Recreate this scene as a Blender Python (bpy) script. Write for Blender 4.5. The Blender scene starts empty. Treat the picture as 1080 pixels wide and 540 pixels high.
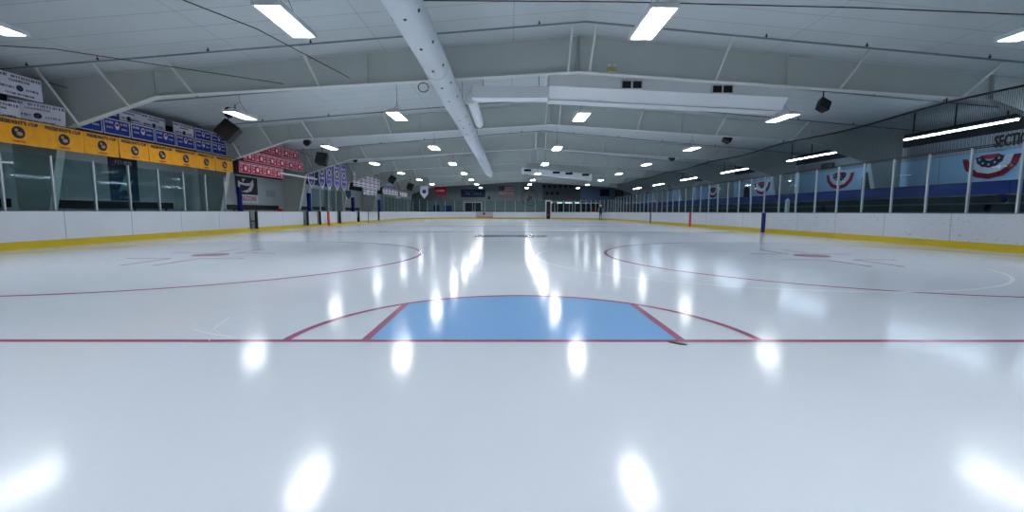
import bpy, math, random
from mathutils import Vector, Matrix
random.seed(7)
C = bpy.context.scene.collection
PI = math.pi

# ------------------------------------------------------------------ camera
CAM = dict(f=465.14, pitch=.0998, yaw=.0078, roll=.0026, loc=(-.118, .0456, .9865))
cd = bpy.data.cameras.new('camera'); cam = bpy.data.objects.new('camera', cd); C.objects.link(cam)
bpy.context.scene.camera = cam
cd.sensor_width = 36; cd.lens = CAM['f'] / 1080 * 36; cd.clip_start = .02; cd.clip_end = 300
_p, _y, _r = CAM['pitch'], CAM['yaw'], CAM['roll']
_f = Vector((math.sin(_y)*math.cos(_p), math.cos(_y)*math.cos(_p), -math.sin(_p)))
_ri = Vector((math.cos(_y), -math.sin(_y), 0)); _u = _ri.cross(_f)
_a = _ri*math.cos(_r) + _u*math.sin(_r); _b = -_ri*math.sin(_r) + _u*math.cos(_r)
cam.matrix_world = Matrix(((_a.x, _b.x, -_f.x, CAM['loc'][0]), (_a.y, _b.y, -_f.y, CAM['loc'][1]), (_a.z, _b.z, -_f.z, CAM['loc'][2]), (0, 0, 0, 1)))

# ------------------------------------------------------------------ world, exposure
w = bpy.data.worlds.new('world'); bpy.context.scene.world = w; w.use_nodes = True
w.node_tree.nodes['Background'].inputs[0].default_value = (.5, .6, .7, 1)
w.node_tree.nodes['Background'].inputs[1].default_value = .02
vs = bpy.context.scene.view_settings
vs.view_transform = 'Standard'; vs.look = 'None'; vs.exposure = .09; vs.gamma = 1; vs.use_curve_mapping = False
LAMP_SIDE = 38.0       # the two outer rows run dimmer
LAMP = 72.0            # emission strength of the high-bay lamps
STRIP = 46.0            # emission strength of the fluorescent strips

# ------------------------------------------------------------------ materials
def s2l(c):
    return tuple(((x/255)/12.92 if x/255 <= .04045 else ((x/255+.055)/1.055)**2.4) for x in c) + (1,)
def mat(name, rgb, rough=.6, metal=0, var=.08, scale=3.0, spec=.5, stretch=(1, 1, 1)):
    m = bpy.data.materials.new(name); m.use_nodes = True; nt = m.node_tree; b = nt.nodes['Principled BSDF']
    b.inputs['Roughness'].default_value = rough; b.inputs['Metallic'].default_value = metal
    b.inputs['Specular IOR Level'].default_value = spec
    tc = nt.nodes.new('ShaderNodeTexCoord'); mp = nt.nodes.new('ShaderNodeMapping'); mp.inputs['Scale'].default_value = stretch
    n = nt.nodes.new('ShaderNodeTexNoise'); n.inputs['Scale'].default_value = scale; n.inputs['Detail'].default_value = 4
    mx = nt.nodes.new('ShaderNodeMix'); mx.data_type = 'RGBA'
    c = s2l(rgb)
    mx.inputs[6].default_value = tuple(v*(1-var) for v in c[:3]) + (1,)
    mx.inputs[7].default_value = tuple(min(1, v*(1+var)) for v in c[:3]) + (1,)
    nt.links.new(tc.outputs['Object'], mp.inputs[0]); nt.links.new(mp.outputs[0], n.inputs['Vector'])
    nt.links.new(n.outputs[0], mx.inputs[0]); nt.links.new(mx.outputs[2], b.inputs['Base Color'])
    m['mix'] = mx.name
    return m
def emis(name, rgb, st):
    m = bpy.data.materials.new(name); m.use_nodes = True; nt = m.node_tree; nt.nodes.clear()
    o = nt.nodes.new('ShaderNodeOutputMaterial'); e = nt.nodes.new('ShaderNodeEmission')
    e.inputs[0].default_value = tuple(rgb) + (1,); e.inputs[1].default_value = st
    nt.links.new(e.outputs[0], o.inputs[0]); return m
def lines(m, axis, pitch, width, dark, mul=True):
    """dark seams every `pitch` metres along an object axis, crossed over the base colour"""
    nt = m.node_tree; b = nt.nodes['Principled BSDF']; src = b.inputs['Base Color'].links[0].from_socket
    tc = nt.nodes.new('ShaderNodeTexCoord'); sp = nt.nodes.new('ShaderNodeSeparateXYZ'); nt.links.new(tc.outputs['Object'], sp.inputs[0])
    md = nt.nodes.new('ShaderNodeMath'); md.operation = 'PINGPONG'; md.inputs[1].default_value = pitch/2
    nt.links.new(sp.outputs[axis], md.inputs[0])
    lt = nt.nodes.new('ShaderNodeMath'); lt.operation = 'LESS_THAN'; lt.inputs[1].default_value = width/2
    nt.links.new(md.outputs[0], lt.inputs[0])
    k = nt.nodes.new('ShaderNodeMath'); k.operation = 'MULTIPLY'; k.inputs[1].default_value = dark; nt.links.new(lt.outputs[0], k.inputs[0])
    mx = nt.nodes.new('ShaderNodeMix'); mx.data_type = 'RGBA'; mx.inputs[7].default_value = (.01, .012, .014, 1)
    nt.links.new(k.outputs[0], mx.inputs[0]); nt.links.new(src, mx.inputs[6]); nt.links.new(mx.outputs[2], b.inputs['Base Color'])
    return m
def icy(name, rgb, var=.04):
    m = mat(name, rgb, ICE_ROUGH, 0, var, .6, .22)
    nt = m.node_tree; b = nt.nodes['Principled BSDF']; b.inputs['IOR'].default_value = 1.31
    tc = nt.nodes.new('ShaderNodeTexCoord')
    n = nt.nodes.new('ShaderNodeTexNoise'); n.inputs['Scale'].default_value = 9; n.inputs['Detail'].default_value = 5
    rr = nt.nodes.new('ShaderNodeMapRange'); rr.inputs[3].default_value = ICE_ROUGH*.75; rr.inputs[4].default_value = ICE_ROUGH*1.3
    nt.links.new(tc.outputs['Object'], n.inputs['Vector']); nt.links.new(n.outputs[0], rr.inputs[0]); nt.links.new(rr.outputs[0], b.inputs['Roughness'])
    bp = nt.nodes.new('ShaderNodeBump'); bp.inputs['Strength'].default_value = .10; bp.inputs['Distance'].default_value = .004
    n2 = nt.nodes.new('ShaderNodeTexNoise'); n2.inputs['Scale'].default_value = 14; n2.inputs['Detail'].default_value = 3
    nt.links.new(tc.outputs['Object'], n2.inputs['Vector']); nt.links.new(n2.outputs[0], bp.inputs['Height']); nt.links.new(bp.outputs[0], b.inputs['Normal'])
    return m
def glassy(name, tint, refl=1.0):
    m = bpy.data.materials.new(name); m.use_nodes = True; nt = m.node_tree; nt.nodes.clear()
    o = nt.nodes.new('ShaderNodeOutputMaterial'); t = nt.nodes.new('ShaderNodeBsdfTransparent'); g = nt.nodes.new('ShaderNodeBsdfGlossy')
    mx = nt.nodes.new('ShaderNodeMixShader'); lw = nt.nodes.new('ShaderNodeLayerWeight'); lw.inputs[0].default_value = .5
    pw = nt.nodes.new('ShaderNodeMath'); pw.operation = 'POWER'; pw.inputs[1].default_value = 5.0; nt.links.new(lw.outputs['Facing'], pw.inputs[0])
    fr = nt.nodes.new('ShaderNodeMath'); fr.operation = 'MULTIPLY_ADD'; fr.inputs[1].default_value = .8; fr.inputs[2].default_value = .035; nt.links.new(pw.outputs[0], fr.inputs[0])
    n = nt.nodes.new('ShaderNodeTexNoise'); n.inputs['Scale'].default_value = 5
    r = nt.nodes.new('ShaderNodeMapRange'); r.inputs[3].default_value = .02; r.inputs[4].default_value = .06
    nt.links.new(n.outputs[0], r.inputs[0]); nt.links.new(r.outputs[0], g.inputs['Roughness'])
    t.inputs[0].default_value = tuple(tint) + (1,); g.inputs[0].default_value = (.9*refl, .95*refl, .95*refl, 1)
    nt.links.new(fr.outputs[0], mx.inputs[0]); nt.links.new(t.outputs[0], mx.inputs[1]); nt.links.new(g.outputs[0], mx.inputs[2]); nt.links.new(mx.outputs[0], o.inputs[0])
    return m
def netting(name, rgb, cover, pitch):
    m = mat(name, rgb, .9, 0, .1, 2); nt = m.node_tree; b = nt.nodes['Principled BSDF']
    tc = nt.nodes.new('ShaderNodeTexCoord'); sp = nt.nodes.new('ShaderNodeSeparateXYZ'); nt.links.new(tc.outputs['Object'], sp.inputs[0])
    outs = []
    for ax, pitch, cover in ((1, pitch, cover), (2, pitch*.3, cover*.9)):
        md = nt.nodes.new('ShaderNodeMath'); md.operation = 'PINGPONG'; md.inputs[1].default_value = pitch/2; nt.links.new(sp.outputs[ax], md.inputs[0])
        lt = nt.nodes.new('ShaderNodeMath'); lt.operation = 'LESS_THAN'; lt.inputs[1].default_value = pitch*cover/2; nt.links.new(md.outputs[0], lt.inputs[0]); outs.append(lt)
    mx = nt.nodes.new('ShaderNodeMath'); mx.operation = 'MAXIMUM'
    nt.links.new(outs[0].outputs[0], mx.inputs[0]); nt.links.new(outs[1].outputs[0], mx.inputs[1]); nt.links.new(mx.outputs[0], b.inputs['Alpha'])
    return m

ICE_ROUGH = .13
M = {}
M['ice'] = icy('ice', (217, 225, 237))
M['ice_red'] = icy('ice_red_line', (168, 100, 130))
M['ice_blue'] = icy('ice_blue_crease', (136, 186, 240))
M['ice_darkblue'] = icy('ice_blue_line', (60, 80, 150))
M['ice_white'] = icy('ice_white_line', (244, 246, 250))
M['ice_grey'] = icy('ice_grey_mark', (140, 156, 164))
M['board'] = mat('white_board', (212, 216, 224), .35, 0, .05, 1.5)
M['board_worn'] = mat('worn_board', (204, 208, 217), .4, 0, .05, 1.5)
M['kick'] = mat('yellow_kick_plate', (206, 178, 20), .4, 0, .06, 2)
M['cap'] = mat('board_cap', (120, 128, 135), .4)
M['red'] = mat('red_paint', (190, 20, 30), .45)
M['blue'] = mat('blue_paint', (10, 20, 98), .55, spec=.2)
M['black'] = mat('black_rubber', (14, 15, 17), .6)
M['darkgrey'] = mat('dark_grey', (45, 50, 54), .6)
M['alu'] = mat('aluminium_post', (190, 198, 202), .35, .3)
M['white_metal'] = mat('white_painted_metal', (215, 220, 222), .4)
M['steel'] = mat('grey_primed_steel', (190, 197, 193), .55, 0, .05, 1.2)
M['flange'] = mat('pale_steel_flange', (205, 208, 204), .5, 0, .04, 1.2)
M['glass'] = glassy('rink_glass', (.80, .90, .91), .6)
M['glassr'] = glassy('rink_glass_blue', (.86, .93, .96), .6)
M['ceiling'] = lines(lines(mat('white_roof_insulation', (192, 200, 202), .6, 0, .05, 1.0, .4, (1, .3, 1)), 1, .7623, .02, .45), 0, 3.6, .02, .35)
M['wall'] = lines(mat('grey_wall_panel', (150, 158, 160), .6, 0, .05, 1), 1, 1.2, .015, .4)
M['wall_low'] = lines(mat('white_wall_panel', (172, 182, 186), .5, 0, .05, 1), 1, 2.44, .02, .5)
M['wall_dark'] = mat('shade_darkened_insulation', (34, 38, 40), .8, 0, .1, 1.5)  # upper wall tone darkened to paint in vignette and low light
M['wall_end'] = lines(mat('end_wall_panel', (122, 134, 138), .6, 0, .06, 1), 0, 1.0, .02, .3)
M['wall_end_dark'] = lines(mat('end_wall_dark_panel', (80, 92, 98), .6, 0, .06, 1), 0, .6, .02, .3)
M['wall_end_blue'] = mat('end_wall_blue', (110, 130, 165), .6, 0, .06, 1)
M['bluewhite'] = lines(mat('pale_blue_wall', (170, 204, 232), .45, 0, .04, 1), 1, 3.81, .03, .5)
M['bluepanel'] = mat('navy_blue_panel', (22, 46, 120), .5, 0, .1, 1)
M['fascia'] = lines(mat('corrugated_fascia', (165, 174, 184), .5, 0, .05, 1), 1, .15, .03, .4)
M['concrete'] = mat('dark_rubber_floor', (60, 64, 66), .8, 0, .1, 2)
M['bench'] = mat('grey_green_bench', (88, 104, 104), .5, 0, .1, 2)
M['darkred'] = mat('dark_red_cloth', (140, 24, 44), .75, 0, .1, 5)
M['riser'] = mat('dark_green_riser', (40, 58, 60), .6, 0, .1, 2)
M['crossduct'] = mat('white_sheet_duct', (240, 244, 247), .5, 0, .03, 2)
M['duct'] = mat('white_fabric_duct', (206, 213, 218), .7, 0, .03, 2)
M['yellow'] = mat('yellow_banner', (236, 160, 18), .75, 0, .22, 6)
M['navy'] = mat('navy_ink', (18, 22, 52), .7)
M['royal'] = mat('royal_blue_cloth', (30, 56, 150), .75, 0, .1, 5)
M['whitecloth'] = mat('white_cloth', (216, 216, 228), .75, 0, .06, 5)
M['crimson'] = mat('crimson_cloth', (178, 24, 48), .75, 0, .1, 5)
M['purple'] = mat('purple_cloth', (56, 50, 150), .75, 0, .1, 5)
M['pink'] = mat('pale_red_print', (226, 150, 168), .75)
M['teal'] = mat('teal_cloth', (20, 70, 96), .75, 0, .25, 4)
M['skin'] = mat('skin', (200, 150, 125), .6)
M['greycloth'] = mat('grey_jersey', (150, 156, 168), .8)
M['olive'] = mat('olive_pad', (58, 66, 60), .8)
M['beige'] = mat('beige_case', (176, 172, 120), .5)
M['net'] = netting('black_netting', (10, 12, 16), .2, .052)
M['ledwhite'] = emis('lamp_diffuser', (.96, .985, 1.0), LAMP)
M['ledside'] = emis('lamp_diffuser_side_rows', (.93, .97, 1.0), LAMP_SIDE)
M['strip'] = emis('fluorescent_tube', (.62, .80, 1.0), STRIP)
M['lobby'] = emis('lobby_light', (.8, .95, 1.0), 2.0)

# worn boards: sparse dark puck marks
def specks(m):
    nt = m.node_tree; b = nt.nodes['Principled BSDF']; src = b.inputs['Base Color'].links[0].from_socket
    tc = nt.nodes.new('ShaderNodeTexCoord'); mp = nt.nodes.new('ShaderNodeMapping'); mp.inputs['Scale'].default_value = (1, 1, 2)
    n = nt.nodes.new('ShaderNodeTexNoise'); n.inputs['Scale'].default_value = 9; n.inputs['Detail'].default_value = 5
    gt = nt.nodes.new('ShaderNodeMapRange'); gt.inputs[1].default_value = .62; gt.inputs[2].default_value = .72; gt.inputs[4].default_value = .45
    mx = nt.nodes.new('ShaderNodeMix'); mx.data_type = 'RGBA'; mx.inputs[7].default_value = (.06, .06, .07, 1)
    nt.links.new(tc.outputs['Object'], mp.inputs[0]); nt.links.new(mp.outputs[0], n.inputs['Vector']); nt.links.new(n.outputs[0], gt.inputs[0])
    nt.links.new(gt.outputs[0], mx.inputs[0]); nt.links.new(src, mx.inputs[6]); nt.links.new(mx.outputs[2], b.inputs['Base Color'])
specks(M['board_worn'])

# ------------------------------------------------------------------ mesh helpers
class MB:
    def __init__(s): s.v = []; s.f = []; s.mi = []; s.mats = []; s.cur = 0
    def use(s, m):
        if m not in s.mats: s.mats.append(m)
        s.cur = s.mats.index(m); return s
    def add(s, vs, fs):
        n = len(s.v); s.v += [tuple(x) for x in vs]; s.f += [tuple(i+n for i in f) for f in fs]; s.mi += [s.cur]*len(fs); return s
    def box(s, x0, x1, y0, y1, z0, z1):
        return s.add([(x0,y0,z0),(x1,y0,z0),(x1,y1,z0),(x0,y1,z0),(x0,y0,z1),(x1,y0,z1),(x1,y1,z1),(x0,y1,z1)],
                     [(0,3,2,1),(4,5,6,7),(0,1,5,4),(1,2,6,5),(2,3,7,6),(3,0,4,7)])
    def hexa(s, b, t):
        return s.add(list(b)+list(t), [(0,3,2,1),(4,5,6,7),(0,1,5,4),(1,2,6,5),(2,3,7,6),(3,0,4,7)])
    def prism(s, pts, d):     # pts: polygon (3D), d: extrusion vector
        n = len(pts); d = Vector(d); a = [Vector(p) for p in pts]
        return s.add(a + [p+d for p in a], [tuple(range(n-1, -1, -1)), tuple(range(n, 2*n))] + [(i, (i+1) % n, (i+1) % n+n, i+n) for i in range(n)])
    def tube(s, pts, r, n=8, cap=True):
        pts = [Vector(p) for p in pts]; rs = r if isinstance(r, (list, tuple)) else [r]*len(pts); vs = []
        for i, p in enumerate(pts):
            t = (pts[min(i+1, len(pts)-1)] - pts[max(i-1, 0)]).normalized()
            a = Vector((0, 0, 1)) if abs(t.z) < .9 else Vector((1, 0, 0))
            u = t.cross(a).normalized(); v = t.cross(u)
            vs += [p + (u*math.cos(2*PI*k/n) + v*math.sin(2*PI*k/n))*rs[i] for k in range(n)]
        fs = [(i*n+k, i*n+(k+1) % n, (i+1)*n+(k+1) % n, (i+1)*n+k) for i in range(len(pts)-1) for k in range(n)]
        if cap: fs += [tuple(range(n-1, -1, -1)), tuple(range((len(pts)-1)*n, len(pts)*n))]
        return s.add(vs, fs)
    def bar(s, p0, p1, w, h, up=(0, 0, 1)):
        p0, p1 = Vector(p0), Vector(p1); t = (p1-p0).normalized(); u = t.cross(Vector(up)).normalized(); v = u.cross(t)
        o = [(-w/2, -h/2), (w/2, -h/2), (w/2, h/2), (-w/2, h/2)]
        return s.hexa([p0+u*a+v*b for a, b in o], [p1+u*a+v*b for a, b in o])
    def disc(s, cx, y, cz, r, d=.006, n=20, rz=None, a0=0, a1=2*PI):
        rz = rz or r
        full = a1-a0 > 6.2
        k = n if full else n+1
        pts = [(cx+r*math.cos(a0+(a1-a0)*i/n), y, cz+rz*math.sin(a0+(a1-a0)*i/n)) for i in range(k)]
        return s.prism(pts, (0, -d, 0))
    def ring(s, cx, cy, z, r0, r1, n=96, a0=0, a1=2*PI, h=.001):
        vs = []; 
        for i in range(n+1):
            a = a0+(a1-a0)*i/n
            for r in (r0, r1): vs.append((cx+r*math.cos(a), cy+r*math.sin(a), z))
        return s.add(vs, [(2*i, 2*i+1, 2*i+3, 2*i+2) for i in range(n)])
    def sweep(s, path, offs):  # path: [(x,y,nx,ny)], offs: [(d,z)] closed profile, d along normal
        n = len(offs); vs = [(x+nx*d, y+ny*d, z) for x, y, nx, ny in path for d, z in offs]; L = len(path)
        fs = [(i*n+k, i*n+(k+1) % n, (i+1)*n+(k+1) % n, (i+1)*n+k) for i in range(L-1) for k in range(n)]
        return s.add(vs, fs + [tuple(range(n-1, -1, -1)), tuple(range((L-1)*n, L*n))])
    def mesh(s, name, m=None):
        me = bpy.data.meshes.new(name); me.from_pydata(s.v, [], s.f)
        ms = s.mats if s.mats else [m]
        for q in ms: me.materials.append(q)
        if s.mats: me.polygons.foreach_set('material_index', s.mi)
        me.validate(); me.update(); return me
    def build(s, name, m=None, parent=None, loc=None, smooth=False):
        me = s.mesh(name, m); o = bpy.data.objects.new(name, me); C.objects.link(o)
        if smooth: me.polygons.foreach_set('use_smooth', [True]*len(me.polygons))
        if parent: o.parent = parent
        if loc: o.location = loc
        return o
def tag(o, label, cat, group=None, kind=None):
    o['label'] = label; o['category'] = cat
    if group: o['group'] = group
    if kind: o['kind'] = kind
    return o
def struct(o, label=None):
    o['kind'] = 'structure'
    if label: o['label'] = label
    return o
def empty(name, loc, rz=0, label=None, cat=None, group=None):
    o = bpy.data.objects.new(name, None); C.objects.link(o); o.location = loc; o.rotation_euler = (0, 0, rz); o.empty_display_size = .1
    if label: tag(o, label, cat, group)
    return o
def dup(o, loc=None, rz=None, label=None, group=None):
    def rec(a, par):
        c = a.copy(); C.objects.link(c); c.parent = par
        for ch in a.children: rec(ch, c)
        return c
    r = rec(o, None)
    if loc: r.location = loc
    if rz is not None: r.rotation_euler = (0, 0, rz)
    if label: r['label'] = label
    if group: r['group'] = group
    return r
def lettering(txt, size, m, parent, loc, name='lettering', depth=.006, rot=(PI/2, 0, 0), sx=1.0, bold=0.0, label=None):
    cu = bpy.data.curves.new('letters', 'FONT'); cu.body = txt; cu.size = size; cu.extrude = depth/2; cu.align_x = 'CENTER'; cu.align_y = 'CENTER'; cu.offset = bold
    cu.resolution_u = 2
    t = bpy.data.objects.new('letters', cu); C.objects.link(t)
    me = bpy.data.meshes.new_from_object(t.evaluated_get(bpy.context.evaluated_depsgraph_get()))
    bpy.data.objects.remove(t); bpy.data.curves.remove(cu)
    me.materials.clear(); me.materials.append(m)
    o = bpy.data.objects.new(name, me); C.objects.link(o); o.parent = parent; o.location = loc; o.rotation_euler = rot; o.scale = (sx, 1, 1)
    if label: o['label'] = label
    return o
def marks(txt, size, m, parent, loc, sx=1.0, bold=0.0, name='printed_line'):
    """a line of print too small to read: letter-sized upright and level strokes"""
    g = MB(); rnd = random.Random(len(txt)*31+int(size*1000)); lines_ = txt.split('\n'); t = size*.13
    for li, ln in enumerate(lines_):
        p = size*.62*sx; x = -p*len(ln)/2; z0 = -size*.35 - (li-(len(lines_)-1)/2)*size*1.15; h = size*.7
        for ch in ln:
            if ch != ' ':
                w_ = p*.7
                g.box(x, x+t, -.003, .003, z0, z0+h)
                if rnd.random() < .6: g.box(x+w_-t, x+w_, -.003, .003, z0, z0+h)
                for zz in (0, h/2-t/2, h-t):
                    if rnd.random() < .6: g.box(x+t, x+w_-t, -.003, .003, z0+zz, z0+zz+t)
            x += p
    return g.build(name, m, parent, loc)
ORD = ['first', 'second', 'third', 'fourth', 'fifth', 'sixth', 'seventh', 'eighth', 'ninth', 'tenth', 'eleventh', 'twelfth', 'thirteenth', 'fourteenth', 'fifteenth', 'sixteenth', 'seventeenth', 'eighteenth']

# ------------------------------------------------------------------ dimensions (metres)
W = 12.5; L = 61.0; R = 8.53; Y0 = -.45           # rink half width, far end, corner radius, near end
HB = .985                                         # board height
RX = 1.85; RZ = 5.95; SL = .083                   # ridge of the roof
XL, XR, YN, YF = -14.6, 18.3, -3.0, 66.4
def roofz(x): return RZ - SL*abs(x-RX)
FRAMES = [13.1 + 7.62*k for k in range(7)]

# ------------------------------------------------------------------ the setting
def rink_loop(inset, n=14):
    pts = []
    hw, r = W-inset, R-inset
    for cx, cy, a0 in ((W-R, L-R, 0), (-(W-R), L-R, PI/2), (-(W-R), Y0+R, PI), (W-R, Y0+R, 1.5*PI)):
        for i in range(n+1):
            a = a0+PI/2*i/n; pts.append((cx+r*math.cos(a), cy+r*math.sin(a)))
    return pts
ice = MB()
lp = rink_loop(-.03, 20)
ice.prism([(x, y, -.03) for x, y in lp], (0, 0, .03))
floor = struct(ice.build('floor', M['ice']), 'white ice sheet filling the rink')
g = MB(); g.box(XL-.3, XR+.3, YN-.3, YF+.3, -.2, -.031)
struct(g.build('floor_surround', M['concrete']), 'dark rubber floor around the rink')
Z = .002
g = MB(); g.add([(-W+.03, 3.318, Z), (W-.03, 3.318, Z), (W-.03, 3.382, Z), (-W+.03, 3.382, Z)], [(0, 1, 2, 3)]); gl = g.build('goal_line', M['ice_red'], floor); gl['label'] = 'thin red goal line across the ice'
g = MB(); g.add([(-W+1.7, 57.6, Z), (W-1.7, 57.6, Z), (W-1.7, 57.65, Z), (-W+1.7, 57.65, Z)], [(0, 1, 2, 3)]); g.build('goal_line', M['ice_red'], floor)
for y in (21.69, 39.16):
    g = MB(); g.add([(-W, y, Z), (W, y, Z), (W, y+.3, Z), (-W, y+.3, Z)], [(0, 1, 2, 3)]); g.build('blue_line', M['ice_darkblue'], floor)
g = MB(); g.add([(-W, 30.35, Z), (W, 30.35, Z), (W, 30.65, Z), (-W, 30.65, Z)], [(0, 1, 2, 3)]); g.build('center_line', M['ice_red'], floor)
# crease: blue centre between the two short lines, red arc to both sides
RC = 1.83; HX = 1.22; G = 3.375
a = math.asin(math.sqrt(RC**2-HX**2)/RC)
arc = [(RC*math.cos(t), G-.025+RC*math.sin(t)) for t in [a+(PI-2*a)*i/32 for i in range(33)]]
g = MB(); g.add([(-HX, G, Z)] + [(HX, G, Z)] + [(x, y, Z) for x, y in arc], [tuple(range(35))]); o = g.build('crease', M['ice_blue'], floor); o['label'] = 'light blue goal crease'
g = MB(); g.ring(0, G-.025, Z+.001, RC-.032, RC+.032, 64, .0, PI)
yt = G-.025+math.sqrt(RC**2-HX**2)
for s in (-1, 1): g.add([(s*HX-.032, G, Z+.0012), (s*HX+.032, G, Z+.0012), (s*HX+.032, yt, Z+.0012), (s*HX-.032, yt, Z+.0012)], [(0, 1, 2, 3)])
o = g.build('crease_line', M['ice_red'], floor); o['label'] = 'red half circle and side lines of the crease'
for cx in (-6.85, 6.85):
    for cy in (9.75, 51.25):
        g = MB(); g.ring(cx, cy, Z, 4.68, 4.75, 120)
        for sy in (-1, 1):
            for sx in (-1, 1):
                x, y = cx+sx*.3, cy+.1+sy*.62
                g.box(x-.025, x+.025, min(y, y+sy*1.2), max(y, y+sy*1.2), Z-.001, Z+.0005)
                g.box(min(x, x+sx*.9), max(x, x+sx*.9), y-.025, y+.025, Z-.001, Z+.0006)
        g.build('faceoff_circle', M['ice_red'], floor)
        g = MB(); g.ring(cx-.02, cy+.3, Z+.001, 0.001, .36, 32); g.build('faceoff_spot', M['ice_red'], floor)
g = MB(); g.ring(0, 30.5, Z, 4.55, 4.6, 96); g.build('center_circle', M['ice_darkblue'], floor)
g = MB(); g.ring(4.65, 9.6, Z+.001, 4.12, 4.17, 96, PI*.82, PI*1.85); o = g.build('practice_circle', M['ice_white'], floor); o['label'] = 'faint white circle under the ice'
g = MB(); g.add([(-1.5, 17.3, Z), (1.4, 17.3, Z), (1.5, 18.9, Z), (-1.45, 18.9, Z)], [(0, 1, 2, 3)]); g.build('ice_grey_patch', M['ice_grey'], floor)  # plain grey patch lying across the ice
g = MB()
for p in ([(-2.9,3.9),(-2.6,3.6),(-2.4,3.35)], [(-2.72,4.1),(-2.6,3.7),(-2.45,3.55)], [(-2.8,3.7),(-2.55,3.55),(-2.3,3.45)]):
    g.tube([(x, y, .0015) for x, y in p], .004, 4)
g.build('skate_scratch', M['ice_white'], floor)
g = MB(); g.prism([(1.1, 3.31, .001), (1.16, 3.25, .001), (1.21, 3.235, .001), (1.2, 3.27, .001), (1.15, 3.3, .001)], (0, 0, .006)); g.tube([(1.1, 3.33, .003), (1.15, 3.29, .004), (1.22, 3.25, .003)], [.002, .005, .002], 5)
tag(g.build('black_tape_scrap', M['black']), 'small black scrap lying on the red goal line right of the crease', 'scrap')

def wallbox(name, m, x0, x1, y0, y1, z0, z1):
    g = MB(); g.box(x0, x1, y0, y1, z0, z1); return struct(g.build(name, m))
# left wall: white lower liner, insulation above with edge shade painted into its colour
wallbox('wall_left', M['wall_low'], XL-.2, XL, YN, YF, -.03, 2.95)
wallbox('wall_left_upper', M['wall_dark'], XL-.2, XL+.02, YN, YF, 2.95, 4.7)
wallbox('wall_right', M['bluewhite'], XR, XR+.2, YN, YF, -.03, 3.33)
wallbox('wall_right_fascia', M['fascia'], XR-.08, XR+.2, YN, YF, 3.33, 3.98)
wallbox('wall_right_upper', M['wall_dark'], XR-.02, XR+.2, YN, YF, 3.98, 4.7)
for nm, m, x0, x1, z0, z1, y in (('wall_near', M['wall'], XL-.2, XR+.2, -.03, 4.3, YN),):
    g = MB(); g.prism([(XL-.2, y, -.03), (XR+.2, y, -.03), (XR+.2, y, roofz(XR+.2)), (RX, y, RZ), (XL-.2, y, roofz(XL-.2))], (0, -.2, 0)); struct(g.build(nm, m))
g = MB(); g.prism([(XL-.2, YF, -.03), (XR+.2, YF, -.03), (XR+.2, YF, roofz(XR+.2)), (RX, YF, RZ), (XL-.2, YF, roofz(XL-.2))], (0, .2, 0)); struct(g.build('wall_far', M['wall_end']))
g = MB(); g.box(4.95, 10.6, YF-.12, YF-.001, 2.7, 5.1); struct(g.build('wall_far_panel', M['wall_end_dark']), 'darker grey panelled part of the far wall')
g = MB(); g.box(10.7, XR, YF-.1, YF-.001, 2.3, 4.4); struct(g.build('wall_far_blue', M['wall_end_blue']), 'lilac blue part of the far wall')
g = MB()
for s in (-1, 1):
    xe = XL-.2 if s < 0 else XR+.2
    g.prism([(RX, YN-.2, RZ), (xe, YN-.2, roofz(xe)), (xe, YN-.2, roofz(xe)+.2), (RX, YN-.2, RZ+.2)], (0, YF-YN+.4, 0))
struct(g.build('ceiling', M['ceiling']), 'white insulated roof lining')

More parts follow.
